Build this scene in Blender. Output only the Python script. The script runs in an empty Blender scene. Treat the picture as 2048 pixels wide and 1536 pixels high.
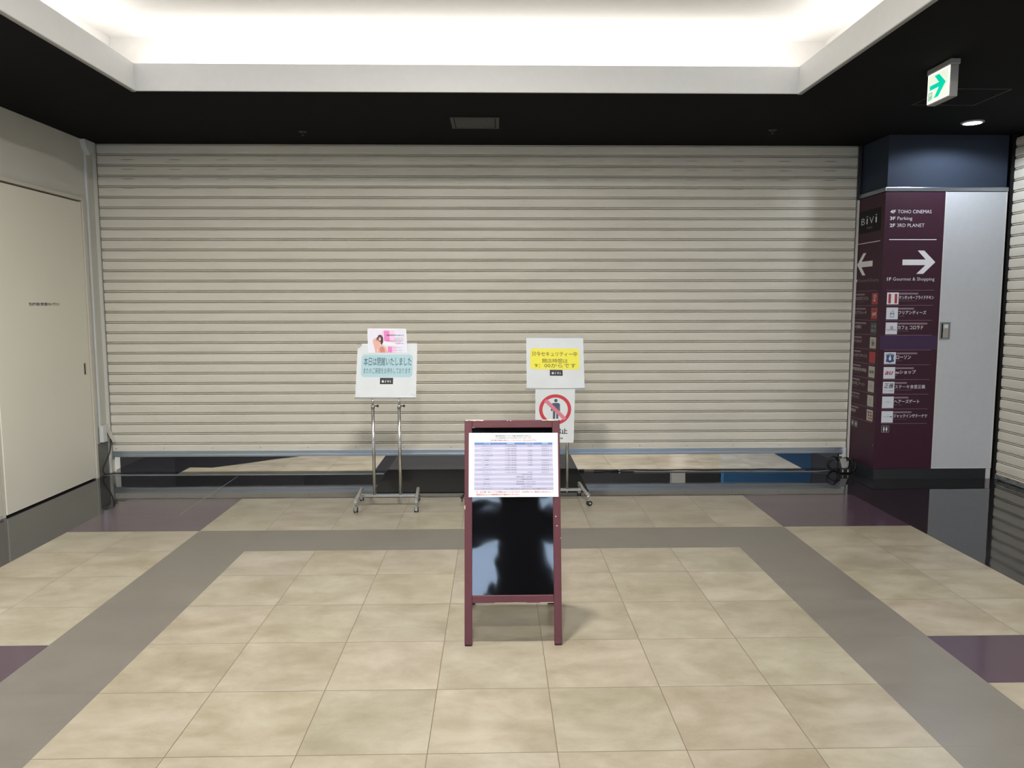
import bpy, bmesh, math, random
from mathutils import Vector, Matrix
random.seed(7)
SC = bpy.context.scene
COL = SC.collection

# ------------------------------------------------------------------ camera
F_PX, YAW, PITCH, ROLL, CAM_H = 1542.19, .021477, .100245, -.001466, 1.53488
cy, sy = math.cos(YAW), math.sin(YAW)
fwd = Vector((sy, cy, 0)); rgt = Vector((cy, -sy, 0)); up = Vector((0, 0, 1))
cp, sp = math.cos(PITCH), math.sin(PITCH)
f2 = fwd * cp - up * sp; u2 = up * cp + fwd * sp
cr, sr = math.cos(ROLL), math.sin(ROLL)
r3 = rgt * cr + u2 * sr; u3 = -rgt * sr + u2 * cr
cam_d = bpy.data.cameras.new('camera'); cam = bpy.data.objects.new('camera', cam_d); COL.objects.link(cam)
cam.matrix_world = Matrix(((r3.x, u3.x, -f2.x, 0), (r3.y, u3.y, -f2.y, 0), (r3.z, u3.z, -f2.z, CAM_H), (0, 0, 0, 1)))
cam_d.sensor_fit = 'HORIZONTAL'; cam_d.sensor_width = 36; cam_d.lens = 36 * F_PX / 2048
cam_d.clip_start = .05; cam_d.clip_end = 100
SC.camera = cam

# ------------------------------------------------------------------ world, view, lights
H = 2.99            # ceiling height
YS = 7.17           # plane of the front shutter
SC.view_settings.view_transform = 'Standard'; SC.view_settings.look = 'None'
SC.view_settings.gamma = 1; SC.view_settings.use_curve_mapping = False
SC.view_settings.exposure = 0.30
w = bpy.data.worlds.new('daylight'); SC.world = w; w.use_nodes = True
bg = w.node_tree.nodes['Background']; bg.inputs[0].default_value = (.62, .78, 1, 1); bg.inputs[1].default_value = 4.3

def area(name, loc, size, power, color=(1, 1, 1), rot=(0, 0, 0), spread=math.pi, shape='RECTANGLE'):
    l = bpy.data.lights.new(name, 'AREA'); l.shape = shape; l.size = size[0]
    if shape == 'RECTANGLE': l.size_y = size[1]
    l.energy = power; l.color = color; l.spread = spread
    o = bpy.data.objects.new(name, l); COL.objects.link(o); o.location = loc; o.rotation_euler = rot
    return o
CX0, CX1, CY0, CY1 = -2.42, 2.085, -1.6, 5.42      # opening of the cove
TW = .30                                            # trough width
CW = (1.0, .985, .95)
PI = math.pi
area('cove_lamp_front', ((CX0+CX1)/2, CY1+.17, 3.11), (4.5, .05), 17, CW, (PI, 0, 0))
area('cove_lamp_left', (CX0-.17, (CY0+CY1)/2, 3.11), (.05, 6.8), 25, CW, (PI, 0, 0))
area('cove_lamp_right', (CX1+.17, (CY0+CY1)/2, 3.11), (.05, 6.8), 25, CW, (PI, 0, 0))
area('cove_lamp_rear', ((CX0+CX1)/2, CY0-.17, 3.11), (4.5, .05), 17, CW, (PI, 0, 0))
for x, y, p in ((-.2, 3.2, 98), (-.2, .3, 108), (-.2, -2.9, 190)):
    area('recess_downlight_lamp', (x, y, 3.40), (.26, .26), p, (1, .965, .91), shape='DISK')  # nearest the shutter read off the A-frame's shadow; rear two added for brightness
area('side_fill_lamp', (2.9, 3.0, H-.004), (.14, .14), 38, (1, .965, .91), shape='DISK')  # unseen lamp added to lift the right side of the floor
area('side_fill_lamp', (-3.0, 3.3, H-.004), (.14, .14), 62, (1, .965, .91), shape='DISK')  # unseen lamp added to lift the left door and floor
area('vestibule_fill_lamp', (0, 7.72, H-.03), (5, .4), 200, (1, .97, .95))  # unseen lamp added to brighten the floor behind the shutter gap
sl = bpy.data.lights.new('pillar_downlight_lamp', 'SPOT'); sl.energy = 29; sl.color = (.80, .88, 1); sl.spot_size = math.radians(163); sl.spot_blend = .3; sl.shadow_soft_size = .05
so = bpy.data.objects.new('pillar_downlight_lamp', sl); COL.objects.link(so); so.location = (3.81, 6.245, H-.03)

# ------------------------------------------------------------------ materials
def new_mat(name):
    m = bpy.data.materials.new(name); m.use_nodes = True
    nt = m.node_tree; b = nt.nodes['Principled BSDF']
    return m, nt, b
def N(nt, t, **kw):
    n = nt.nodes.new(t)
    for k, v in kw.items(): setattr(n, k, v)
    return n
def mat(name, col, rough=.5, metal=0, spec=.5, noise=0, nscale=(20, 20, 20), bump=0, bscale=200, emit=None, estr=0, coat=0):
    m, nt, b = new_mat(name)
    b.inputs['Base Color'].default_value = (*col, 1); b.inputs['Roughness'].default_value = rough
    b.inputs['Metallic'].default_value = metal; b.inputs['Specular IOR Level'].default_value = spec
    b.inputs['Coat Weight'].default_value = coat
    if emit:
        b.inputs['Emission Color'].default_value = (*emit, 1); b.inputs['Emission Strength'].default_value = estr
    tc = N(nt, 'ShaderNodeTexCoord')
    mp = N(nt, 'ShaderNodeMapping'); mp.inputs['Scale'].default_value = nscale
    nt.links.new(tc.outputs['Object'], mp.inputs['Vector'])
    nz = N(nt, 'ShaderNodeTexNoise'); nz.inputs['Scale'].default_value = 1; nz.inputs['Detail'].default_value = 4
    nt.links.new(mp.outputs[0], nz.inputs['Vector'])
    a = max(noise, .015)
    rp = N(nt, 'ShaderNodeValToRGB')
    rp.color_ramp.elements[0].position = .3; rp.color_ramp.elements[1].position = .7
    rp.color_ramp.elements[0].color = (*[c*(1-a) for c in col], 1); rp.color_ramp.elements[1].color = (*[min(1, c*(1+a)) for c in col], 1)
    nt.links.new(nz.outputs['Fac'], rp.inputs[0]); nt.links.new(rp.outputs[0], b.inputs['Base Color'])
    if bump:
        n2 = N(nt, 'ShaderNodeTexNoise'); n2.inputs['Scale'].default_value = bscale; n2.inputs['Detail'].default_value = 3
        nt.links.new(tc.outputs['Object'], n2.inputs['Vector'])
        bp = N(nt, 'ShaderNodeBump'); bp.inputs['Strength'].default_value = bump; bp.inputs['Distance'].default_value = .002
        nt.links.new(n2.outputs['Fac'], bp.inputs['Height']); nt.links.new(bp.outputs[0], b.inputs['Normal'])
    return m

TX, TY, TS = -1.590, 4.774, .45          # tile grid of the floor
def tile_mat(name, c1, c2, grout, rough, veins=.5, tint=.05, gw=.0035, spec=.5, wav=.0):
    m, nt, b = new_mat(name)
    L = nt.links.new
    tc = N(nt, 'ShaderNodeTexCoord'); sep = N(nt, 'ShaderNodeSeparateXYZ'); L(tc.outputs['Object'], sep.inputs[0])
    def mth(op, a, bb=None, **k):
        n = N(nt, 'ShaderNodeMath', operation=op)
        for i, v in enumerate((a, bb)):
            if v is None: continue
            if isinstance(v, (int, float)): n.inputs[i].default_value = v
            else: L(v, n.inputs[i])
        return n.outputs[0]
    gx = mth('DIVIDE', mth('SUBTRACT', sep.outputs[0], TX), TS); gy = mth('DIVIDE', mth('SUBTRACT', sep.outputs[1], TY), TS)
    def edge(g):
        f = mth('FRACT', g); return mth('MINIMUM', f, mth('SUBTRACT', 1.0, f))
    d = mth('MINIMUM', edge(gx), edge(gy))
    line = mth('LESS_THAN', d, gw/TS/2)
    cell = N(nt, 'ShaderNodeCombineXYZ'); L(mth('FLOOR', gx), cell.inputs[0]); L(mth('FLOOR', gy), cell.inputs[1])
    wn = N(nt, 'ShaderNodeTexWhiteNoise', noise_dimensions='3D'); L(cell.outputs[0], wn.inputs['Vector'])
    # clouds, drawn out along x and different on each tile
    off = N(nt, 'ShaderNodeVectorMath', operation='SCALE'); L(wn.outputs['Color'], off.inputs[0]); off.inputs['Scale'].default_value = 9
    sc = N(nt, 'ShaderNodeVectorMath', operation='MULTIPLY'); L(tc.outputs['Object'], sc.inputs[0]); sc.inputs[1].default_value = (3.4, 5.2, 1)
    ad = N(nt, 'ShaderNodeVectorMath', operation='ADD'); L(sc.outputs[0], ad.inputs[0]); L(off.outputs[0], ad.inputs[1])
    nz = N(nt, 'ShaderNodeTexNoise'); nz.inputs['Scale'].default_value = 1; nz.inputs['Detail'].default_value = 9; nz.inputs['Roughness'].default_value = .62; nz.inputs['Distortion'].default_value = .3
    L(ad.outputs[0], nz.inputs['Vector'])
    rp = N(nt, 'ShaderNodeValToRGB'); rp.color_ramp.elements[0].position = .5-.28/max(veins, .1)*.5; rp.color_ramp.elements[1].position = .5+.28/max(veins, .1)*.5
    rp.color_ramp.elements[0].color = (*c1, 1); rp.color_ramp.elements[1].color = (*c2, 1)
    L(nz.outputs['Fac'], rp.inputs[0])
    nv = N(nt, 'ShaderNodeTexNoise'); nv.inputs['Scale'].default_value = 3.2; nv.inputs['Detail'].default_value = 12; nv.inputs['Roughness'].default_value = .75; nv.inputs['Distortion'].default_value = 1.2
    L(ad.outputs[0], nv.inputs['Vector'])
    # tint of each tile
    hs = N(nt, 'ShaderNodeHueSaturation')
    sw = N(nt, 'ShaderNodeSeparateColor'); L(wn.outputs['Color'], sw.inputs[0])
    def rng(o, lo, hi):
        n = N(nt, 'ShaderNodeMapRange'); L(o, n.inputs[0]); n.inputs[3].default_value = lo; n.inputs[4].default_value = hi; return n.outputs[0]
    L(rng(sw.outputs[0], .5-tint*.25, .5+tint*.25), hs.inputs['Hue']); L(rng(sw.outputs[1], 1-tint*2, 1+tint*2), hs.inputs['Saturation']); L(rng(sw.outputs[2], 1-tint, 1+tint), hs.inputs['Value'])
    L(rp.outputs[0], hs.inputs['Color'])
    # fine speckle
    n3 = N(nt, 'ShaderNodeTexNoise'); n3.inputs['Scale'].default_value = 180; n3.inputs['Detail'].default_value = 2; L(tc.outputs['Object'], n3.inputs['Vector'])
    mx0 = N(nt, 'ShaderNodeMixRGB', blend_type='MULTIPLY'); mx0.inputs[0].default_value = 1
    cb = N(nt, 'ShaderNodeCombineColor'); v = mth('MULTIPLY', rng(n3.outputs['Fac'], .90, 1.08), rng(nv.outputs['Fac'], 1-veins*.13, 1+veins*.13))
    for i in range(3): L(v, cb.inputs[i])
    L(hs.outputs[0], mx0.inputs[1]); L(cb.outputs[0], mx0.inputs[2])
    mx = N(nt, 'ShaderNodeMixRGB'); L(line, mx.inputs[0]); L(mx0.outputs[0], mx.inputs[1]); mx.inputs[2].default_value = (*grout, 1)
    L(mx.outputs[0], b.inputs['Base Color'])
    L(rng(nz.outputs['Fac'], rough*.85, rough*1.15), b.inputs['Roughness'])
    b.inputs['Specular IOR Level'].default_value = spec
    n4 = N(nt, 'ShaderNodeTexNoise'); n4.inputs['Scale'].default_value = 5.0; n4.inputs['Detail'].default_value = 1; L(tc.outputs['Object'], n4.inputs['Vector'])
    b0 = N(nt, 'ShaderNodeBump'); b0.inputs['Strength'].default_value = .25; b0.inputs['Distance'].default_value = .002+wav; L(n4.outputs['Fac'], b0.inputs['Height'])
    b1 = N(nt, 'ShaderNodeBump', invert=True); b1.inputs['Strength'].default_value = .5; b1.inputs['Distance'].default_value = .002; L(line, b1.inputs['Height']); L(b0.outputs[0], b1.inputs['Normal'])
    L(b1.outputs[0], b.inputs['Normal'])
    return m

M = {}
M['beige'] = tile_mat('beige_tile', (.222, .193, .136), (.328, .298, .236), (.14, .115, .08), .30, .80, .034)
M['grey'] = tile_mat('grey_tile', (.120, .110, .094), (.150, .139, .122), (.11, .10, .085), .34, .5, .015, gw=.002)
M['purple'] = tile_mat('purple_tile', (.054, .034, .050), (.066, .043, .062), (.075, .05, .065), .12, .5, .03, gw=.001)
M['black'] = tile_mat('black_tile', (.014, .014, .017), (.02, .02, .023), (.022, .022, .024), .045, .5, .03, gw=.001)
M['ceil_black'] = mat('black_ceiling_paint', (.0045, .0047, .0058), .9, spec=.12, bump=.1, bscale=150)
M['white'] = mat('white_paint', (.66, .67, .67), .6, bump=.05)
M['ceil_white'] = mat('white_ceiling_paint', (.66, .64, .615), .8)
M['wall'] = mat('cream_wall_paint', (.60, .59, .535), .55, noise=.03, nscale=(2, 2, 2), bump=.25, bscale=260)
M['door'] = mat('cream_door_paint', (.76, .735, .63), .45, noise=.02, nscale=(1.5, 1.5, 1.5), bump=.1, bscale=300)
M['doorframe'] = mat('cream_frame_paint', (.62, .59, .51), .4)
M['skirt'] = mat('grey_skirting', (.17, .165, .15), .5, noise=.1)
M['dark_base'] = mat('dark_skirting', (.022, .026, .028), .35, noise=.08)
M['navy'] = mat('navy_wall_paint', (.032, .042, .062), .7, spec=.12, bump=.2, bscale=260)
M['plum'] = mat('plum_sheet', (.044, .012, .026), .5, spec=.3, noise=.05, bump=.08, bscale=400)
M['grey_white'] = mat('grey_white_panel', (.50, .52, .545), .5, noise=.02, bump=.3, bscale=420)
M['pale_edge'] = mat('pale_edge', (.62, .60, .57), .4)
M['alu'] = mat('brushed_aluminium', (.52, .57, .62), .35, .85, noise=.06, nscale=(1, 40, 200))
M['steel_trim'] = mat('steel_trim', (.30, .33, .37), .28, .9)
M['chrome'] = mat('chrome', (.62, .63, .63), .16, 1)
M['dull_chrome'] = mat('dull_chrome', (.46, .455, .44), .35, .8)
M['black_plastic'] = mat('black_plastic', (.008, .008, .009), .35)
M['rubber'] = mat('black_rubber', (.012, .012, .012), .6)
M['white_plastic'] = mat('white_plastic', (.66, .68, .68), .4)
M['paper'] = mat('white_paper', (.70, .72, .75), .6)
M['laminate'] = mat('laminated_card', (.62, .65, .67), .33, noise=.03, nscale=(9, 9, 9), bump=.6, bscale=9)
M['plate_black'] = mat('plate_black', (.004, .004, .0045), .5, spec=.2)
M['ink'] = mat('black_ink', (.03, .03, .035), .5)
M['ink_grey'] = mat('grey_ink', (.17, .17, .22), .5)
M['ink_red'] = mat('red_ink', (.52, .06, .07), .5)
M['ink_white'] = mat('white_ink', (.74, .74, .77), .5)
M['ink_dim'] = mat('mauve_ink', (.235, .165, .20), .5)
M['tab_blue'] = mat('table_blue', (.09, .20, .47), .5)
M['tab_lilac'] = mat('table_lilac', (.44, .43, .58), .5)
M['tab_pale'] = mat('table_pale', (.56, .55, .72), .5)
M['sky_blue'] = mat('pale_blue_print', (.38, .55, .61), .4)
M['yellow'] = mat('yellow_print', (.78, .72, .07), .4)
M['teal_ink'] = mat('dark_teal_ink', (.05, .11, .14), .5)
M['brown_ink'] = mat('dark_olive_ink', (.09, .075, .02), .5)
M['red'] = mat('red_print', (.50, .045, .06), .4)
M['pink_red'] = mat('pink_red_print', (.62, .19, .25), .4)
M['slate'] = mat('slate_print', (.065, .09, .14), .4)
M['pink'] = mat('pink_print', (.70, .22, .50), .4)
M['pink2'] = mat('light_pink_print', (.80, .52, .70), .4)
M['lilac'] = mat('pale_lilac_print', (.70, .69, .80), .4)
M['skin'] = mat('printed_skin', (.70, .40, .33), .4)
M['skin2'] = mat('printed_skin_shade', (.55, .23, .18), .4)
M['hair'] = mat('printed_hair', (.07, .05, .05), .4)
M['maroon'] = mat('maroon_paint', (.098, .024, .031), .42, noise=.12, nscale=(8, 8, 3), bump=.3, bscale=90)
M['chip'] = mat('bare_wood_chip', (.72, .62, .52), .6)
M['mat'] = mat('charcoal_carpet_mat', (.026, .026, .026), .95, noise=.3, nscale=(160, 160, 160), bump=.9, bscale=500, spec=.2)
M['vent'] = mat('grey_vent_paint', (.030, .030, .031), .6)
M['slot'] = mat('slot_black', (.003, .003, .003), .9)
M['lamp_glow'] = mat('lamp_glow', (.9, .9, .9), .5, emit=(1, .98, .96), estr=14)
M['sign_glow'] = mat('lit_sign_panel', (.35, .38, .33), .4, emit=(.80, .86, .70), estr=.80)
M['sign_edge_glow'] = mat('lit_sign_edge', (.5, .5, .5), .4, emit=(1, 1, .86), estr=1.2)
M['green'] = mat('green_sign_print', (0, .25, .16), .4, emit=(0, .52, .33), estr=.95)
M['green_dark'] = mat('dark_green_sign_print', (.02, .2, .14), .4, emit=(.08, .36, .27), estr=.7)
M['sign_case'] = mat('grey_sign_case', (.30, .30, .29), .5)
M['crimson'] = mat('crimson_print', (.36, .03, .045), .45)
M['logo_white'] = mat('logo_white', (.62, .65, .72), .5)
M['logo_cream'] = mat('logo_cream', (.42, .40, .36), .5)
M['logo_navy'] = mat('logo_navy', (.05, .06, .085), .5)
M['navy_print'] = mat('navy_print', (.035, .07, .20), .5)
M['logo_red'] = mat('logo_red', (.34, .035, .045), .5)
M['blank_violet'] = mat('violet_cover_sheet', (.042, .014, .062), .45)
M['blue_wall'] = mat('blue_wall_panel', (.04, .24, .58), .5)
M['dark_wall'] = mat('dark_wall_paint', (.03, .03, .032), .6)
M['slate_block'] = mat('blue_grey_reflection_block', (.16, .23, .36), .7)
M['hedge'] = mat('outside_hedge_green', (.04, .13, .06), .9, noise=.5)
M['concrete'] = mat('pavement', (.35, .35, .36), .8, noise=.1)

# shutter paint, dusty beige with horizontal scuffs, more of them on the upper slats
def shutter_mat():
    m, nt, b = new_mat('beige_shutter_paint'); L = nt.links.new
    tc = N(nt, 'ShaderNodeTexCoord')
    def noise(scale, detail=4, dist=0):
        s = N(nt, 'ShaderNodeVectorMath', operation='MULTIPLY'); L(tc.outputs['Object'], s.inputs[0]); s.inputs[1].default_value = scale
        n = N(nt, 'ShaderNodeTexNoise'); n.inputs['Scale'].default_value = 1; n.inputs['Detail'].default_value = detail; n.inputs['Distortion'].default_value = dist
        L(s.outputs[0], n.inputs['Vector']); return n.outputs['Fac']
    rp = N(nt, 'ShaderNodeValToRGB'); rp.color_ramp.elements[0].position = .3; rp.color_ramp.elements[1].position = .75
    rp.color_ramp.elements[0].color = (.65, .615, .53, 1); rp.color_ramp.elements[1].color = (.73, .695, .605, 1)
    L(noise((1.2, 1.2, 9)), rp.inputs[0])
    st = N(nt, 'ShaderNodeValToRGB'); st.color_ramp.elements[0].position = .66; st.color_ramp.elements[1].position = .74
    L(noise((3.4, 3.4, 120), 2), st.inputs[0])
    sep = N(nt, 'ShaderNodeSeparateXYZ'); L(tc.outputs['Object'], sep.inputs[0])
    mr = N(nt, 'ShaderNodeMapRange'); L(sep.outputs[2], mr.inputs[0]); mr.inputs[1].default_value = 1.9; mr.inputs[2].default_value = 2.9; mr.inputs[3].default_value = .05; mr.inputs[4].default_value = .5
    mm = N(nt, 'ShaderNodeMath', operation='MULTIPLY'); L(st.outputs[0], mm.inputs[0]); L(mr.outputs[0], mm.inputs[1])
    def mth(op, a, bb=None):
        n = N(nt, 'ShaderNodeMath', operation=op)
        for i, v in enumerate((a, bb)):
            if v is None: continue
            if isinstance(v, (int, float)): n.inputs[i].default_value = v
            else: L(v, n.inputs[i])
        return n.outputs[0]
    def mrg(o, a, b_, c, d):
        n = N(nt, 'ShaderNodeMapRange'); L(o, n.inputs[0])
        for i, v in enumerate((a, b_, c, d)): n.inputs[i+1].default_value = v
        return n.outputs[0]
    # short dark marks at even steps along the upper slats, fainter toward the middle
    def dist(o, c0, step): return mth('MULTIPLY', mth('ABSOLUTE', mth('SUBTRACT', mth('FRACT', mth('ADD', mth('DIVIDE', mth('SUBTRACT', o, c0), step), .5)), .5)), step)
    xm = mrg(dist(sep.outputs[0], .22, .425), .03, .075, 1, 0); zm = mrg(dist(sep.outputs[2], 2.851, .0842), .0012, .0045, 1, 0)
    zr = mth('MULTIPLY', mrg(sep.outputs[2], 2.50, 2.62, 0, 1), mrg(sep.outputs[2], 2.87, 2.88, 1, 0)); xr = mrg(mth('ABSOLUTE', sep.outputs[0]), 1.2, 3.0, .25, .75)
    mk = mth('MULTIPLY', mth('MULTIPLY', xm, zm), mth('MULTIPLY', zr, xr))
    tot = mth('MAXIMUM', mm.outputs[0], mk)
    mx = N(nt, 'ShaderNodeMixRGB'); L(tot, mx.inputs[0]); L(rp.outputs[0], mx.inputs[1]); mx.inputs[2].default_value = (.13, .12, .11, 1)
    L(mx.outputs[0], b.inputs['Base Color'])
    b.inputs['Roughness'].default_value = .42; b.inputs['Specular IOR Level'].default_value = .35
    bp = N(nt, 'ShaderNodeBump'); bp.inputs['Strength'].default_value = .10; bp.inputs['Distance'].default_value = .003
    L(noise((2.0, 2.0, 22), 2), bp.inputs['Height']); L(bp.outputs[0], b.inputs['Normal'])
    return m
M['shutter'] = shutter_mat()
# worn bottom edge of the side shutter
M['worn'] = mat('worn_metal', (.25, .26, .26), .5, .5, noise=.8, nscale=(14, 14, 60))
# glossy black writing board with slight waves
m, nt, b = new_mat('glossy_black_board'); M['gloss'] = m
b.inputs['Base Color'].default_value = (.002, .002, .003, 1); b.inputs['Roughness'].default_value = .05; b.inputs['Specular IOR Level'].default_value = .9
b.inputs['Coat Weight'].default_value = .5; b.inputs['Coat Roughness'].default_value = .03
tc = N(nt, 'ShaderNodeTexCoord'); nz = N(nt, 'ShaderNodeTexNoise'); nz.inputs['Scale'].default_value = 4.5; nz.inputs['Detail'].default_value = 1.2; nz.inputs['Distortion'].default_value = .9
nt.links.new(tc.outputs['Object'], nz.inputs['Vector'])
bp = N(nt, 'ShaderNodeBump'); bp.inputs['Strength'].default_value = .22; bp.inputs['Distance'].default_value = .006
nt.links.new(nz.outputs['Fac'], bp.inputs['Height']); nt.links.new(bp.outputs[0], b.inputs['Normal']); nt.links.new(bp.outputs[0], b.inputs['Coat Normal'])
# window glass
m, nt, b = new_mat('window_glass'); M['glass'] = m
b.inputs['Base Color'].default_value = (.9, .95, 1, 1); b.inputs['Roughness'].default_value = 0; b.inputs['Transmission Weight'].default_value = 1; b.inputs['IOR'].default_value = 1.02

# ------------------------------------------------------------------ mesh building
class MB:
    def __init__(s): s.v = []; s.f = []; s.m = []; s.mats = []; s.sm = []
    def mi(s, m):
        if m not in s.mats: s.mats.append(m)
        return s.mats.index(m)
    def poly(s, pts, m, smooth=False):
        n = len(s.v); s.v += [tuple(p) for p in pts]; s.f.append(tuple(range(n, n+len(pts)))); s.m.append(s.mi(m)); s.sm.append(smooth)
        return s
    def raw(s, pts, faces, m, smooth=False):
        n = len(s.v); s.v += [tuple(p) for p in pts]
        for f in faces: s.f.append(tuple(n+i for i in f)); s.m.append(s.mi(m)); s.sm.append(smooth)
        return s
    def box(s, x0, x1, y0, y1, z0, z1, m, b=0, fn=None):
        P = [(x, y, z) for x in (x0, x1) for y in (y0, y1) for z in (z0, z1)]
        Fc = [(0, 1, 3, 2), (4, 6, 7, 5), (0, 4, 5, 1), (2, 3, 7, 6), (0, 2, 6, 4), (1, 5, 7, 3)]
        if b:
            bm = bmesh.new(); vs = [bm.verts.new(p) for p in P]
            for f in Fc: bm.faces.new([vs[i] for i in f])
            bmesh.ops.bevel(bm, geom=list(bm.edges), offset=b, segments=2, affect='EDGES', profile=.6)
            bm.verts.index_update(); P = [tuple(v.co) for v in bm.verts]; Fc = [tuple(v.index for v in f.verts) for f in bm.faces]; bm.free()
        if fn: P = [fn(Vector(p)) for p in P]
        return s.raw(P, Fc, m)
    def tube(s, pts, r, m, seg=10, cap=True, rs=None):
        pts = [Vector(p) for p in pts]; n = len(pts); rings = []
        t0 = (pts[1]-pts[0]).normalized(); a = Vector((0, 0, 1)) if abs(t0.z) < .9 else Vector((1, 0, 0)); nrm = t0.cross(a).normalized()
        for i, p in enumerate(pts):
            t = (pts[min(i+1, n-1)]-pts[max(i-1, 0)]).normalized(); nrm = (nrm - t*nrm.dot(t)).normalized(); bn = t.cross(nrm)
            rr = rs[i] if rs else r
            rings.append([p+(nrm*math.cos(2*PI*k/seg)+bn*math.sin(2*PI*k/seg))*rr for k in range(seg)])
        P = [q for R in rings for q in R]; Fc = []
        for i in range(n-1):
            for k in range(seg): Fc.append((i*seg+k, i*seg+(k+1) % seg, (i+1)*seg+(k+1) % seg, (i+1)*seg+k))
        s.raw(P, Fc, m, True)
        if cap:
            s.poly(list(reversed(rings[0])), m); s.poly(rings[-1], m)
        return s
    def lathe(s, prof, c, axis, m, seg=20):      # profile of (radius, distance along axis)
        ax = Vector(axis).normalized(); a = Vector((0, 0, 1)) if abs(ax.z) < .9 else Vector((1, 0, 0)); n1 = ax.cross(a).normalized(); n2 = ax.cross(n1); c = Vector(c)
        P = [c+ax*h+(n1*math.cos(2*PI*k/seg)+n2*math.sin(2*PI*k/seg))*r for r, h in prof for k in range(seg)]
        Fc = [(i*seg+k, i*seg+(k+1) % seg, (i+1)*seg+(k+1) % seg, (i+1)*seg+k) for i in range(len(prof)-1) for k in range(seg)]
        s.raw(P, Fc, m, True); s.poly(list(reversed(P[:seg])), m); s.poly(P[-seg:], m)
        return s
    def prism(s, pts, off, m):                   # outline pulled along a vector
        off = Vector(off); A = [Vector(p) for p in pts]; B = [p+off for p in A]; n = len(A)
        s.poly(A, m); s.poly(list(reversed(B)), m)
        for i in range(n): s.poly([A[i], B[i], B[(i+1) % n], A[(i+1) % n]], m)
        return s
    def build(s, name, parent=None, origin=None):
        if origin is None: origin = parent['_o'] if parent is not None else None
        if origin is None:
            xs = [p[0] for p in s.v]; ys = [p[1] for p in s.v]; zs = [p[2] for p in s.v]
            origin = ((min(xs)+max(xs))/2, (min(ys)+max(ys))/2, min(zs))
        o0 = Vector(origin)
        me = bpy.data.meshes.new(name); me.from_pydata([tuple(Vector(p)-o0) for p in s.v], [], s.f)
        for k in s.mats: me.materials.append(M[k])
        me.polygons.foreach_set('material_index', s.m); me.polygons.foreach_set('use_smooth', s.sm); me.update()
        bm = bmesh.new(); bm.from_mesh(me); bmesh.ops.remove_doubles(bm, verts=bm.verts, dist=1e-6) if len(s.v) < 4000 else None
        bmesh.ops.recalc_face_normals(bm, faces=bm.faces) if len(s.v) < 4000 else None
        bm.to_mesh(me); bm.free()
        o = bpy.data.objects.new(name, me); COL.objects.link(o)
        if parent is not None: o.parent = parent
        else: o.location = o0
        ORG[o.name] = o0
        return o
ORG = {}
class Root(dict): pass
def tag(o, label=None, cat=None, group=None, kind=None):
    for k, v in (('label', label), ('category', cat), ('group', group), ('kind', kind)):
        if v: o[k] = v
    return o
def thing(name, label, cat, loc, group=None, kind=None):
    o = bpy.data.objects.new(name, None); COL.objects.link(o); o.location = loc; o.empty_display_size = .1
    ORG[o.name] = Vector(loc); return tag(o, label, cat, group, kind)
def part(mb, name, parent, label=None):
    # parts and sub-parts share the world-space origin of their thing
    r = parent
    o = mb.build(name, None, tuple(ORG[parent.name])); o.location = (0, 0, 0); o.parent = parent
    ORG[o.name] = ORG[parent.name]
    if label: o['label'] = label
    return o
def struct(mb, name, origin=(0, 0, 0)):
    o = mb.build(name, None, origin); o['kind'] = 'structure'; return o

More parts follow.
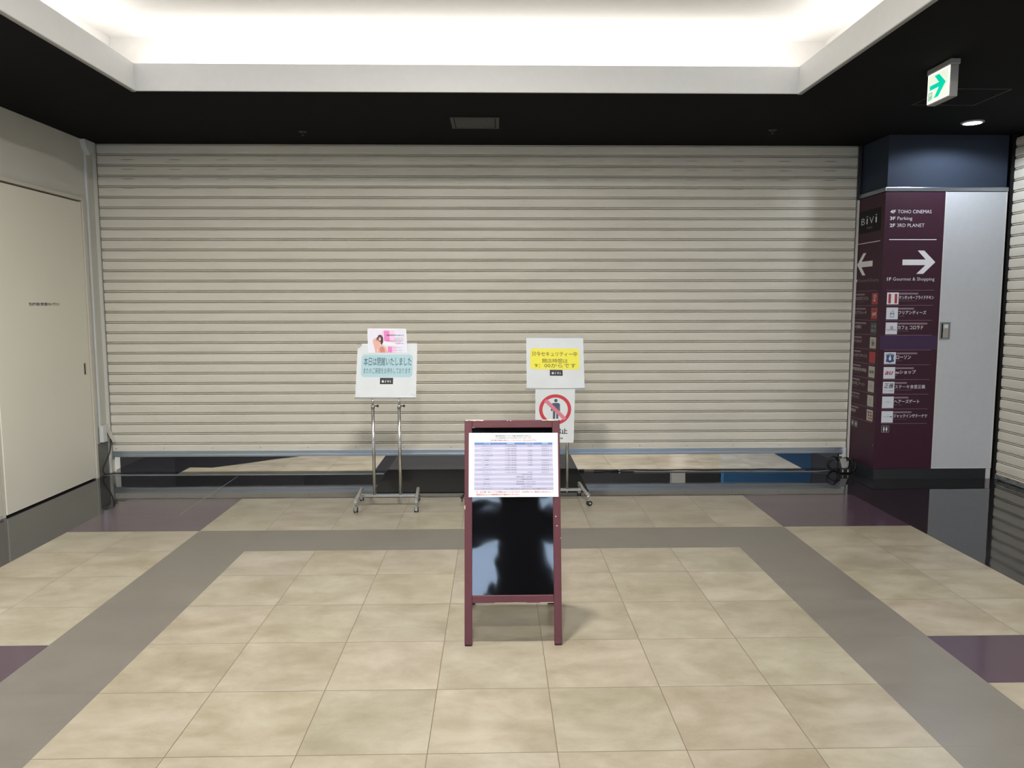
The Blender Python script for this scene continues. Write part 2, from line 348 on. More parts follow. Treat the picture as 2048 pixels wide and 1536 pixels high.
# ------------------------------------------------------------------ lettering
_glyph = {}
def glyphs(body, bold=0, shear=0):
    k = (body, bold, shear)
    if k not in _glyph:
        c = bpy.data.curves.new('t', 'FONT'); c.body = body; c.offset = bold; c.shear = shear; c.resolution_u = 2; c.fill_mode = 'FRONT'
        o = bpy.data.objects.new('t', c); COL.objects.link(o); bpy.context.view_layer.update()
        me = bpy.data.meshes.new_from_object(o.evaluated_get(bpy.context.evaluated_depsgraph_get()))
        vs = [(v.co.x, v.co.y) for v in me.vertices]; fs = [tuple(p.vertices) for p in me.polygons]
        bpy.data.objects.remove(o); bpy.data.curves.remove(c); bpy.data.meshes.remove(me)
        _glyph[k] = (vs, fs)
    return _glyph[k]
class Surf:
    """A flat printed face: art coordinates (x right, y down) on a quad in space."""
    def __init__(s, art, bl, br, tl, tr, toward):
        s.x0, s.y0, s.x1, s.y1 = art; s.c = [Vector(p) for p in (bl, br, tl, tr)]
        n = (s.c[1]-s.c[0]).cross(s.c[2]-s.c[0]).normalized()
        if n.dot(Vector(toward)) < 0: n = -n
        s.n = n; s.mb = MB()
    def P(s, x, y, lift=1):
        u = (x-s.x0)/(s.x1-s.x0); v = (s.y1-y)/(s.y1-s.y0); bl, br, tl, tr = s.c
        return bl*(1-u)*(1-v)+br*u*(1-v)+tl*(1-u)*v+tr*u*v+s.n*.0004*lift
    def poly(s, pts, m, lift=1): s.mb.poly([s.P(x, y, lift) for x, y in pts], m)
    def rect(s, x0, y0, x1, y1, m, lift=1): s.poly([(x0, y0), (x1, y0), (x1, y1), (x0, y1)], m, lift)
    def rrect(s, x0, y0, x1, y1, r, m, lift=1, ry=None):
        ry = ry or r; pts = []
        for cx, cy_, a0 in ((x1-r, y0+ry, -90), (x1-r, y1-ry, 0), (x0+r, y1-ry, 90), (x0+r, y0+ry, 180)):
            for k in range(7):
                a = math.radians(a0+15*k); pts.append((cx+r*math.cos(a), cy_+ry*math.sin(a)))
        s.poly(pts, m, lift)
    def ell(s, cx, cy_, rx, ry, m, lift=1, a0=0, a1=360, n=40):
        s.poly([(cx+rx*math.cos(math.radians(a0+(a1-a0)*k/n)), cy_+ry*math.sin(math.radians(a0+(a1-a0)*k/n))) for k in range(n)], m, lift)
    def ring(s, cx, cy_, rx, ry, tx, ty, m, lift=1, n=48):
        for k in range(n):
            a, b_ = 2*PI*k/n, 2*PI*(k+1)/n
            s.poly([(cx+rx*math.cos(a), cy_+ry*math.sin(a)), (cx+rx*math.cos(b_), cy_+ry*math.sin(b_)), (cx+(rx-tx)*math.cos(b_), cy_+(ry-ty)*math.sin(b_)), (cx+(rx-tx)*math.cos(a), cy_+(ry-ty)*math.sin(a))], m, lift)
    def text(s, body, x0, y0, x1, y1, m, lift=2, bold=0, shear=0, keep=False):
        vs, fs = glyphs(body, bold, shear)
        if not vs: return
        a0 = min(v[0] for v in vs); a1 = max(v[0] for v in vs); b0 = min(v[1] for v in vs); b1 = max(v[1] for v in vs)
        sx = (x1-x0)/max(a1-a0, 1e-6); syy = (y1-y0)/max(b1-b0, 1e-6)
        if body.strip('ー-–~') == '': syy = 0; 
        s.mb.raw([s.P(x0+(vx-a0)*sx, y1-(vy-b0)*syy, lift) for vx, vy in vs], fs, m)

# ================================================================== FLOOR
def region(x, y):
    i = math.floor((x-TX)/TS+1e-6); j = math.floor((y-TY)/TS+1e-6)
    if y > 7.07:
        if -1.14 < x < .66: return 'black'
        return 'beige' if -2.94 < x < 2.91 else 'black'
    if j >= 3 or i < -3 or i > 9: return 'black'
    if 0 <= i < 7 and j < 0: return 'beige'
    if (i in (-1, 7) and j <= 0) or (j == 0 and -1 <= i <= 7): return 'grey'
    if -1 <= i <= 7: return 'beige'
    return 'purple' if (j > 0 or (j % -5 == -4)) else 'beige'
fl = MB()
xs = [-3.9]+[TX+TS*k for k in range(-4, 13)]+[4.8]; xs = sorted(set([round(x, 4) for x in xs if -3.9 <= x <= 4.8]))
ys = [-4.3]+[round(TY+TS*k, 4) for k in range(-20, 6)]+[7.07, 7.6, 8.2, 9, 10.6]; ys = sorted(set([y for y in ys if -4.3 <= y <= 10.6]))
for a in range(len(xs)-1):
    for b_ in range(len(ys)-1):
        fl.poly([(xs[a], ys[b_], 0), (xs[a+1], ys[b_], 0), (xs[a+1], ys[b_+1], 0), (xs[a], ys[b_+1], 0)], region((xs[a]+xs[a+1])/2, (ys[b_]+ys[b_+1])/2))
fl.poly([(-2.94, 8.3, .0004), (-2.94, 7.36, .0004), (-2.72, 7.34, .0004), (-2.44, 7.55, .0004), (-2.24, 7.73, .0004), (-2.05, 7.86, .0004), (-1.5, 8.3, .0004)], 'black')  # dark wedge laid over the beige floor behind the shutter, at the left
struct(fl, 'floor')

# ================================================================== CEILING
YB = -4.2
cl = MB()
for (x0, x1, y0, y1) in ((-3.9, CX0-.016, YB, 10.6), (CX1+.016, 4.8, YB, 10.6), (CX0-.016, CX1+.016, CY1+.016, 10.6), (CX0-.016, CX1+.016, YB, CY0-.016)):
    cl.box(x0, x1, y0, y1, H, H+.06, 'ceil_black')
struct(cl, 'ceiling')
cw = MB(); HC = 3.43
cw.box(CX0-TW, CX1+TW, CY0-TW, CY1+TW, HC, HC+.04, 'ceil_white')
cw.box(CX0-TW-.03, CX0-TW, CY0-TW, CY1+TW, H+.06, HC, 'ceil_white'); cw.box(CX1+TW, CX1+TW+.03, CY0-TW, CY1+TW, H+.06, HC, 'ceil_white')
cw.box(CX0-TW, CX1+TW, CY1+TW, CY1+TW+.03, H+.06, HC, 'ceil_white'); cw.box(CX0-TW, CX1+TW, CY0-TW-.03, CY0-TW, H+.06, HC, 'ceil_white')
for (x0, x1, y0, y1) in ((CX0-TW, CX0-.02, CY0-TW, CY1+TW), (CX1+.02, CX1+TW, CY0-TW, CY1+TW), (CX0-.02, CX1+.02, CY1+.02, CY1+TW), (CX0-.02, CX1+.02, CY0-TW, CY0-.02)):
    cw.box(x0, x1, y0, y1, H+.062, H+.07, 'ceil_white')
struct(cw, 'ceiling')
tr = MB(); LZ = 3.163                                # white upstand round the cove and its thin lower lip
t_ = .018
tr.box(CX0-t_, CX0, CY0-t_, CY1+t_, H-.004, LZ, 'white'); tr.box(CX1, CX1+t_, CY0-t_, CY1+t_, H-.004, LZ, 'white')
tr.box(CX0, CX1, CY1, CY1+t_, H-.004, LZ, 'white'); tr.box(CX0, CX1, CY0-t_, CY0, H-.004, LZ, 'white')
for sx_, x0 in ((-1, CX0), (1, CX1)):
    a, b_ = sorted((x0-sx_*.002, x0+sx_*.024)); tr.box(a, b_, CY0-.03, CY1+.006, H-.011, H-.0042, 'sign_case')  # side lips coloured grey for the shadow line below the white edge
struct(tr, 'trim_1')

# ================================================================== WALLS
XL, XR = -3.6, 4.45
wl = MB()
DY0, DY1, DH = 5.62, 6.905, 2.45
wl.box(XL-.12, XL, YB, DY0-.03, 0, H, 'wall'); wl.box(XL-.12, XL, DY1+.02, 7.36, 0, H, 'wall'); wl.box(XL-.12, XL, 7.36, 10.6, 0, H, 'dark_wall'); wl.box(XL-.12, XL, DY0-.03, DY1+.02, DH+.02, H, 'wall')
wl.box(XL-.30, XL-.14, YB, 10.6, -.02, H, 'dark_wall')  # unseen backing added to block light leaking under the door
struct(wl, 'wall_left')
wr = MB(); wr.box(XR+.14, XR+.3, YB, 10.6, -.02, H, 'dark_wall'); wr.box(XR+.02, XR+.15, YB, 3.3, 0, H, 'wall'); wr.box(XR+.02, XR+.15, 6.68, 10.6, 0, H, 'dark_wall'); struct(wr, 'wall_right')
# vestibule beyond the shutter
vb = MB()
vb.box(-3.6, -1.9, 10.4, 10.55, 0, H, 'dark_wall'); vb.box(2.9, 4.6, 10.4, 10.55, 0, H, 'dark_wall'); vb.box(-1.9, 2.9, 10.4, 10.55, 0, H, 'dark_wall'); vb.box(2.10, 2.26, 9.0, 9.1, 0, H, 'pale_edge')
vb.box(2.42, 3.355, 8.0, 8.1, 0, H, 'blue_wall'); vb.box(3.37, 4.6, 7.3, 7.4, 0, H, 'dark_wall'); vb.box(3.36, 3.44, 7.4, 10.4, 0, H, 'dark_wall')
vb.box(-3.6, -2.2, 8.6, 8.75, 0, H, 'dark_wall')
struct(vb, 'wall_front')
# rear wall of the hall with windows either side of an added dark pier
rb = MB()
WR = [(a, b_, c_, d_) for a, b_ in ((-3.0, -.10), (0.92, 3.9)) for c_, d_ in ((.12, 1.08), (1.62, 1.80), (1.98, 2.62))]  # band heights set for the board's reflection; top row added for more light
rb.box(-3.72, -3.0, YB-.15, YB, 0, H, 'dark_wall'); rb.box(-.10, 0.92, YB-.15, YB, 0, H, 'dark_wall'); rb.box(3.9, 4.6, YB-.15, YB, 0, H, 'dark_wall')  # middle pier stands in for the camera holder's dark reflection in the board
for a, b_ in ((-3.0, -.10), (0.92, 3.9)):
    for c_, d_ in ((0, .12), (1.08, 1.62), (1.80, 1.98), (2.62, H)): rb.box(a, b_, YB-.15, YB, c_, d_, 'dark_wall')
struct(rb, 'wall_rear')
for n_, (x0, x1, z0, z1) in enumerate(WR):
    wd = thing('window_%d' % (n_+1), None, None, ((x0+x1)/2, YB-.08, z0), kind='structure')
    f = MB()
    for a, b_ in ((x0, x0+.05), (x1-.05, x1), ((x0+x1)/2-.025, (x0+x1)/2+.025)): f.box(a, b_, YB-.11, YB-.05, z0, z1, 'steel_trim')
    for a, b_ in ((z0, z0+.03), (z1-.03, z1)): f.box(x0+.05, x1-.05, YB-.105, YB-.055, a, b_, 'steel_trim')
    part(f, 'window_frame', wd)
    g = MB(); g.box(x0+.05, x1-.05, YB-.083, YB-.077, z0+.05, z1-.05, 'glass'); part(g, 'window_pane', wd)
pv = MB(); pv.box(-12, 12, -16, YB-.15, -.06, -.01, 'concrete'); struct(pv, 'floor')
ow = MB(); ow.box(-9, -1.5, -13.2, -13, -.01, 1.1, 'slate_block'); ow.box(-5.2, -3.4, -13.7, -13.3, 0, 1.75, 'slate_block'); ow.box(1.6, 9, -13.2, -13, -.01, .9, 'hedge'); struct(ow, 'outside_reflection_blocks')  # unseen blocks added to vary the reflection in the black board

# ================================================================== LEFT WALL: DOOR, DUCT, CABLE
d1 = thing('door_1', None, None, (XL, (DY0+DY1)/2, 0), kind='structure')
b = MB(); b.box(XL-.05, XL+.012, DY0, DY1-.022, .012, DH-.012, 'door', .003); leaf = part(b, 'door_leaf', d1)
b = MB()
b.box(XL-.06, XL+.022, DY1-.014, DY1+.02, 0, DH+.03, 'doorframe', .002); b.box(XL-.06, XL+.021, DY0-.03, DY1-.0141, DH+.002, DH+.03, 'doorframe', .002)
b.box(XL-.06, XL+.006, DY0-.035, DY0-.006, 0, DH+.01, 'doorframe', .002)
part(b, 'door_frame', d1)
b = MB(); b.box(XL+.0121, XL+.0135, 6.785, 6.803, .95, 1.045, 'slot'); b.box(XL+.0122, XL+.0165, 6.781, 6.785, .946, 1.049, 'dull_chrome'); b.box(XL+.0122, XL+.0165, 6.803, 6.807, .946, 1.049, 'dull_chrome')
part(b, 'pull_handle', leaf)
s = Surf((0, 0, 100, 10), (XL+.0124, 6.047, 1.545), (XL+.0124, 6.464, 1.545), (XL+.0124, 6.047, 1.572), (XL+.0124, 6.464, 1.572), (1, 0, 0))
s.text('防火扉の前に物を置かないで下さい', 0, 0, 100, 10, 'ink', bold=.02); part(s.mb, 'lettering', leaf)
# further door panel at the picture's left edge
b = MB(); b.box(XL-.02, XL+.008, DY0-.9, DY0-.04, .02, DH, 'doorframe', .003); struct(b, 'trim_2', (XL, 5.1, 0))
bs = MB(); bs.box(XL, XL+.006, DY1+.026, 7.16, 0, .30, 'skirt'); struct(bs, 'baseboard_left', (XL, 7, 0))
# raceway up the corner
rc = thing('cable_raceway', 'thin white cable raceway running up the left wall beside the big shutter', 'raceway', (XL, 7.0, .3))
b = MB(); b.box(XL, XL+.016, 6.995, 7.018, .455, 2.93, 'white_plastic', .003); part(b, 'channel', rc)
b = MB(); b.prism([(XL, 6.94, H-.004), (XL, 7.11, H-.004), (XL, 7.09, 2.90), (XL, 7.02, 2.865), (XL, 6.965, 2.92)], (.045, 0, 0), 'white_plastic'); part(b, 'elbow_box', rc)
b = MB(); b.box(XL+.007, XL+.045, 6.985, 7.055, .312, .462, 'white_plastic', .004); part(b, 'junction_box', rc)
b = MB(); b.prism([(XL+.004, 7.075, .462), (XL+.004, 7.155, .452), (XL+.012, 7.17, .40), (XL+.052, 7.168, .30), (XL+.052, 7.13, .285), (XL+.012, 7.10, .40)], (.012, -.012, 0), 'wall')
part(b, 'raceway_flap', rc)
c = MB()
P_ = [(-3.555, 7.11, .325), (-3.553, 7.105, .27), (-3.556, 7.08, .20), (-3.575, 7.05, .13), (-3.588, 7.02, .07), (-3.582, 7.01, .03), (-3.562, 7.03, .008), (-3.50, 7.08, .006), (-3.45, 7.10, .006)]
def smooth_path(P, n=6):
    P = [Vector(p) for p in P]; out = []
    for i in range(len(P)-1):
        p0, p1, p2, p3 = P[max(i-1, 0)], P[i], P[i+1], P[min(i+2, len(P)-1)]
        for k in range(n):
            t = k/n; out.append(.5*((2*p1)+(p2-p0)*t+(2*p0-5*p1+4*p2-p3)*t*t+(3*p1-p0-3*p2+p3)*t**3))
    return out+[P[-1]]
c.tube(smooth_path(P_), .0055, 'rubber', 8); o = c.build('power_cable'); tag(o, 'black cable hanging from the white raceway down to the floor', 'cable')

# ================================================================== SHUTTERS
PITCH_S, Z0S = .0940, .2564
def slat_profile(zb, zt, z0):
    pr = [(0, .024), (.0050, .024), (.0052, .0005), (.0080, -.0022), (.0130, .0010), (.0150, .0125), (.0205, -.0045), (.0230, -.0060), (.038, -.0070), (.060, -.0070), (.084, -.0062), (.0905, -.0040), (.0928, .001)]
    out = [(zb, -.004)]
    k = math.ceil((zb-z0)/PITCH_S-1.2)
    while z0+k*PITCH_S < zt:
        for dz, y in pr:
            z = z0+k*PITCH_S+dz
            if zb+.001 < z < zt: out.append((z, y))
        k += 1
    out.append((zt, 0)); return out
def shutter(root, a, b_, zb, zt, place, z0=Z0S):
    prof = slat_profile(zb, zt, z0); mb = MB(); P = []
    for u in (a, b_):
        P += [place(u, y, z) for z, y in prof]
    n = len(prof)
    mb.raw(P, [(i, i+1, n+i+1, n+i) for i in range(n-1)], 'shutter')
    mb.raw([place(u, .02, z) for u in (a, b_) for z in (zb, zt)], [(0, 1, 3, 2)], 'shutter')
    return part(mb, 'shutter_curtain', root)
sh = thing('roller_shutter', 'wide closed beige roller shutter across the front, stopping just above the floor', 'roller shutter', (-.12, YS, 0))
X0S, X1S = -3.568, 3.326
shutter(sh, X0S, X1S, .199, H, lambda u, y, z: (u, YS+y, z))
b = MB()
b.box(X0S+.002, X1S-.03, YS-.014, YS+.02, .168, .2005, 'alu', .002); b.box(X0S+.002, X1S-.03, YS-.017, YS+.02, .143, .1665, 'alu', .003); b.box(X0S+.002, X1S-.03, YS-.010, YS+.016, .16, .175, 'alu')
part(b, 'bottom_bar', sh)
for k in range(16):
    x = -3.535+.4450*k
    if x > X1S-.05: break
    b = MB(); b.lathe([(.0055, 0), (.0055, .002), (.003, .0035)], (x, YS-.0065, .2245), (0, -1, 0), 'dull_chrome', 10); part(b, 'bolt', sh)
b = MB()
b.box(XL+.001, X0S-.003, YS-.03, YS-.012, .0, H, 'wall'); b.box(XL+.001, X0S+.004, YS+.02, YS+.035, 0, H, 'wall'); b.box(XL+.001, XL+.007, YS-.012, YS+.02, 0, H, 'wall')
part(b, 'guide_rail', sh)
b = MB()
b.box(3.334, 3.350, YS-.03, YS-.012, 0.02, 2.50, 'pale_edge'); b.box(X1S-.012, 3.352, YS+.02, YS+.035, 0, H, 'pale_edge'); b.box(3.346, 3.352, YS-.012, YS+.02, 0, H, 'dark_wall'); b.box(X1S+.003, 3.352, YS-.028, YS-.012, 2.50, H, 'dark_wall')
part(b, 'guide_rail', sh)
b = MB(); b.box(3.26, 3.312, YS-.03, YS-.018, .118, .132, 'white_plastic'); b.box(3.296, 3.318, YS-.04, YS-.012, .03, .20, 'white_plastic', .002); part(b, 'limit_bracket', sh)
# side shutter on the right
s2 = thing('roller_shutter', 'pale roller shutter on the right wall beside the white pillar panel', 'roller shutter', (XR, 5, 0))
shutter(s2, 3.35, 6.655, .045, H-.03, lambda u, y, z: (XR+y+.004, u, z), .0564)
b = MB(); b.box(XR-.012, XR+.018, 3.35, 6.652, .003, .044, 'worn', .002); part(b, 'bottom_bar', s2)
b = MB(); b.box(XR-.016, XR+.02, 6.656, 6.676, 0, H, 'slot'); part(b, 'guide_rail', s2)

# metal strip on the floor in front of the shutter
ts = MB(); ts.box(-3.575, -1.03, 7.008, 7.050, .0, .004, 'alu', .001); struct(ts, 'trim_3', (0, 7.04, 0))
ts = MB(); ts.box(-2.350, -2.345, 5.66, 6.95, -.001, .0006, 'dull_chrome'); struct(ts, 'trim_4', (-2.35, 6.3, 0))  # thin pale floor scratch built as a strip

# ================================================================== PILLAR
PX0, PX1, PY = 3.36, 4.41, 6.68
pl = MB(); pl.box(PX0+.012, PX1, PY+.012, 7.17, 2.5, H, 'navy'); pl.box(PX0+.01, PX1, PY+.01, 7.168, 0, 2.51, 'dark_wall'); struct(pl, 'wall_pillar', (3.9, 6.9, 0))
pt = MB(); pt.box(PX0-.014, PX1+.008, PY-.014, PY+.006, 2.512, 2.548, 'steel_trim', .006); pt.box(PX0-.014, PX0+.006, PY+.006, 7.16, 2.512, 2.548, 'steel_trim', .006)
struct(pt, 'trim_5', (3.9, 6.68, 2.5))
bb = MB(); bb.box(PX0+.002, 4.372, PY+.002, PY+.012, 0, .092, 'dark_base'); bb.box(PX0+.002, PX0+.012, PY+.012, 7.165, 0, .092, 'dark_base')
bb.box(4.372, PX1, PY-.006, PY+.01, 0, .1, 'pale_edge')
struct(bb, 'baseboard_pillar', (3.9, 6.68, 0))
d2 = thing('door_2', None, None, (4.14, PY, .09), kind='structure')
b = MB(); b.box(3.874, 4.405, PY-.008, PY+.01, .096, 2.508, 'grey_white'); lf = part(b, 'door_leaf', d2)
b = MB()
b.box(3.872, 3.880, PY-.011, PY, .094, 2.51, 'pale_edge'); b.box(4.402, 4.411, PY-.011, PY, .094, 2.51, 'pale_edge'); b.box(3.88, 4.402, PY-.011, PY, .094, .099, 'pale_edge')
part(b, 'door_edge', d2)
b = MB(); hx, hz, hy = 3.885, 1.243, PY-.008
b.box(hx, hx+.09, hy-.004, hy, hz, hz+.012, 'steel_trim'); b.box(hx, hx+.09, hy-.004, hy, hz+.138, hz+.15, 'steel_trim'); b.box(hx, hx+.012, hy-.004, hy, hz+.012, hz+.138, 'steel_trim'); b.box(hx+.078, hx+.09, hy-.004, hy, hz+.012, hz+.138, 'steel_trim')
b.box(hx+.012, hx+.078, hy-.0008, hy-.0002, hz+.012, hz+.138, 'slot'); b.box(hx+.026, hx+.076, hy-.003, hy-.001, hz+.014, hz+.136, 'dull_chrome')
b.lathe([(.009, 0), (.009, .006), (.006, .008)], (hx+.034, hy-.002, hz+.082), (0, -1, 0), 'chrome', 14); b.box(hx+.036, hx+.068, hy-.0045, hy-.003, hz+.098, hz+.128, 'white_plastic')
part(b, 'lock_handle', lf)

# ---- directory panels
def directory(label, surf_args, art_w, left):
    root = thing('directory_sign', label, 'directory sign', (3.62, PY, .1) if not left else (PX0, 6.92, .1))
    b = MB()
    if not left: b.box(PX0-.006, 3.872, PY-.006, PY+.01, .094, 2.508, 'plum')
    else: b.box(PX0-.006, PX0+.01, PY+.0105, 7.155, .094, 2.508, 'plum')
    part(b, 'panel', root)
    return root
dF = directory('front directory panel with right-pointing arrow on the plum pillar', None, 0, False)
# art units are metres: x from the left edge of the column of text, y = height (down = smaller)
def face(x0, x1, left=False):
    if not left: return Surf((x0, -2.5, x1, 0), (x0, PY-.0066, 0), (x1, PY-.0066, 0), (x0, PY-.0066, 2.5), (x1, PY-.0066, 2.5), (0, -1, 0))
    # u grows to the right in the picture = toward the viewer
    return Surf((-x0, -2.5, -x1, 0), (PX0-.0066, x0, 0), (PX0-.0066, x1, 0), (PX0-.0066, x0, 2.5), (PX0-.0066, x1, 2.5), (-1, 0, 0))
def add_text(root, left, body, a0, a1, zt, zb, m, bold=0, shear=0, name='lettering'):
    s = face(3.36, 3.88) if not left else face(7.155, 6.68, True)
    s.text(body, a0, -zt, a1, -zb, m, bold=bold, shear=shear); return s
f = face(3.36, 3.88)
for a, c_, z, t in (('4F', 3.399, 2.356, 'TOHO CINEMAS'), ('3F', 3.399, 2.299, 'Parking'), ('2F', 3.399, 2.240, '3RD PLANET')):
    wd_ = {'4F': 3.758, '3F': 3.593, '2F': 3.702}[a]
    f.text(a, c_, -z, c_+.047, -z+.029, 'ink_white', bold=.02); f.text(t, c_+.065, -z, wd_, -z+(.029 if a != '3F' else .037), 'ink_white', bold=-.005); part(f.mb, 'lettering', dF); f = face(3.36, 3.88)
f.text('1F', 3.397, -1.781, 3.434, -1.752, 'ink_white', bold=.02); f.text('Gourmet & Shopping', 3.45, -1.781, 3.814, -1.744, 'ink_white', bold=-.005)
part(f.mb, 'lettering', dF)
f = face(3.36, 3.88); f.rect(3.401, -2.108, 3.814, -2.101, 'ink_white'); part(f.mb, 'rule_line', dF)
f = face(3.36, 3.88); f.poly([(3.526, -1.934), (3.728, -1.934), (3.655, -2.011), (3.712, -2.011), (3.814, -1.911), (3.712, -1.811), (3.652, -1.811), (3.728, -1.886), (3.526, -1.886)], 'ink_white'); part(f.mb, 'arrow', dF)
f = face(3.36, 3.88)
for k in range(10): f.rect(3.401, -(1.670-.13*k)-.0015, 3.815, -(1.670-.13*k)+.0015, 'ink_dim')
part(f.mb, 'rule_line', dF)
f = face(3.36, 3.88); f.rect(3.362, -1.277, 3.868, -1.153, 'blank_violet'); part(f.mb, 'cover_sheet', dF, 'blank violet sheet over one row')
right_rows = [(0, 'ケンタッキーフライドチキン', .305, .165, 'Kentucky Fried Chicken', .155), (1, 'フリアンディーズ', .245, .135, 'Friandise', .055), (2, 'カフェ コロラド', .225, .26, 'Cafe Colorado', .095),
    (4, 'ローソン', .130, .185, 'Lawson', .05), (5, 'auショップ', .180, .16, 'au', .015), (6, 'ステーキ食堂正義', .270, .105, 'Steak Shokudo Masayoshi', .15), (7, 'ヘアーズゲート', .225, .125, "Hair's Gate", .07), (8, 'ジャックインザドーナツ', .300, .16, 'Jack In The Donuts', .12)]
for k, jp, wj, wb, en, we in right_rows:
    zt = 1.670-.13*k; x = 3.512
    f = face(3.36, 3.88); f.rect(x, -zt+.022, x+wb, -zt+.037, 'ink_dim'); f.text(jp, x, -zt+.046, x+wj, -zt+.080, 'ink_white', bold=0 if k == 6 else .012); f.text(en, x, -zt+.088, x+we, -zt+.097, 'ink_dim')
    part(f.mb, 'lettering', dF)
    f = face(3.36, 3.88); ix = 3.405; iz = -zt+.019
    W = 'logo_white'
    def R_(a, b1, c1, d1_, m, l=2): f.rect(ix+.103*a, iz+.103*b1, ix+.103*c1, iz+.103*d1_, m, l)
    f.rect(ix, iz, ix+.103, iz+.103, 'logo_white' if k else 'ink_white', 1)
    if k == 0:
        R_(.13, .12, .34, .92, 'crimson'); R_(.66, .12, .87, .92, 'crimson')
    if k == 1:
        f.rrect(ix+.034, iz+.045, ix+.070, iz+.085, .006, 'ink_grey', 2); f.rrect(ix+.038, iz+.058, ix+.066, iz+.080, .004, 'logo_white', 3)
        f.ell(ix+.052, iz+.043, .014, .009, 'logo_white', 4); f.ring(ix+.052, iz+.043, .016, .010, .003, .003, 'ink_grey', 5, 20); f.poly([(ix+.052, iz+.034), (ix+.060, iz+.015), (ix+.063, iz+.016), (ix+.056, iz+.035)], 'ink_grey', 3)
    if k == 2:
        R_(.42, .32, .62, .55, 'crimson'); R_(.42, .42, .62, .45, 'logo_white', 3); R_(.5, .32, .53, .55, 'logo_white', 3)
        f.text('CAFE COLORADO', ix+.01, iz+.061, ix+.094, iz+.069, 'ink', bold=.03)
    if k == 4:
        f.poly([(ix+.014, iz+.02), (ix+.052, iz+.010), (ix+.090, iz+.02), (ix+.082, iz+.052), (ix+.090, iz+.082), (ix+.052, iz+.092), (ix+.014, iz+.082), (ix+.022, iz+.052)], 'navy_print', 2)
        f.ell(ix+.052, iz+.055, .011, .018, 'logo_white', 3); f.rect(ix+.047, iz+.028, ix+.057, iz+.042, 'logo_white', 3)
        f.poly([(ix+.018, iz+.024), (ix+.052, iz+.016), (ix+.086, iz+.024), (ix+.086, iz+.027), (ix+.052, iz+.020), (ix+.018, iz+.027)], 'logo_white', 4)
    if k == 5: f.text('au', ix+.012, iz+.036, ix+.088, iz+.068, 'crimson', bold=.02, shear=.35)
    if k == 6:
        f.text('正義', ix+.010, iz+.012, ix+.095, iz+.058, 'ink', bold=.01, shear=.2); f.text('ステーキ食堂', ix+.015, iz+.073, ix+.090, iz+.085, 'ink')
    if k == 7:
        f.text('HAIR', ix+.038, iz+.040, ix+.066, iz+.046, 'ink_grey'); f.rect(ix+.012, iz+.052, ix+.092, iz+.0535, 'ink_grey', 2)
    if k == 8:
        f.rect(ix+.012, iz+.048, ix+.092, iz+.0505, 'ink_grey', 2); f.poly([(ix+.072, iz+.049), (ix+.083, iz+.044), (ix+.098, iz+.049), (ix+.083, iz+.054)], 'ink', 3)
    part(f.mb, 'logo_tile', dF)
def wc_icon(f, x0, z0, w_, h_):     # framed pair of figures
    f.rrect(x0, z0, x0+w_, z0+h_, w_*.16, 'ink_dim', 1, h_*.14); f.rrect(x0+w_*.07, z0+h_*.07, x0+w_*.93, z0+h_*.93, w_*.12, 'ink', 2, h_*.1)
    for cx, g in ((.33, .10), (.66, .13)):
        f.ell(x0+w_*cx, z0+h_*.27, w_*.075, h_*.075, 'ink_white', 3, n=16)
        f.poly([(x0+w_*(cx-.08), z0+h_*.36), (x0+w_*(cx+.08), z0+h_*.36), (x0+w_*(cx+g), z0+h_*.60), (x0+w_*(cx+.05), z0+h_*.62), (x0+w_*(cx+.045), z0+h_*.85), (x0+w_*(cx-.045), z0+h_*.85), (x0+w_*(cx-.05), z0+h_*.62), (x0+w_*(cx-g), z0+h_*.60)], 'ink_white', 3)
f = face(3.36, 3.88); wc_icon(f, 3.408, -.484, .072, .066); part(f.mb, 'restroom_pictogram', dF)

dL = directory('left-side directory panel with left-pointing arrow, facing the big shutter', None, 0, True)
# on this face the art x runs -7.155 .. -6.68 ; X(d) = distance in metres from its far edge
def lface(): return face(7.155, 6.68, True)
def LX(y): return -y
f = lface(); f.rect(LX(7.145), -2.39, LX(6.735), -2.19, 'plate_black'); part(f.mb, 'logo_plate', dL)
f = lface()
for ch, y0, y1, zt, zb in (('B', 7.095, 7.030, 2.325, 2.267), ('i', 7.000, 6.975, 2.338, 2.267), ('V', 6.945, 6.865, 2.325, 2.267), ('i', 6.835, 6.808, 2.338, 2.267)):
    f.text(ch, LX(y0), -zt, LX(y1), -zb, 'ink_white', bold=-.01, lift=3)
part(f.mb, 'lettering', dL); f = lface()
f.text('nijo', LX(6.99), -2.245, LX(6.885), -2.218, 'ink_dim', lift=3)
part(f.mb, 'lettering', dL); f = lface()
f.text('F', LX(7.148), -1.776, LX(7.12), -1.748, 'ink_white', bold=.03); f.text('Gourmet & Shopping', LX(7.10), -1.780, LX(6.73), -1.742, 'ink_dim')
part(f.mb, 'lettering', dL)
f = lface(); f.rect(LX(7.148), -2.103, LX(6.735), -2.097, 'ink_white'); part(f.mb, 'rule_line', dL)
f = lface(); f.poly([(LX(7.146), -1.911), (LX(7.035), -2.011), (LX(6.978), -2.011), (LX(7.060), -1.936), (LX(6.853), -1.936), (LX(6.853), -1.886), (LX(7.060), -1.886), (LX(6.978), -1.811), (LX(7.035), -1.811)], 'ink_white'); part(f.mb, 'arrow', dL)
f = lface()
for k in range(10): f.rect(LX(7.145), -(1.668-.13*k)-.0015, LX(6.732), -(1.668-.13*k)+.0015, 'ink_dim')
part(f.mb, 'rule_line', dL)
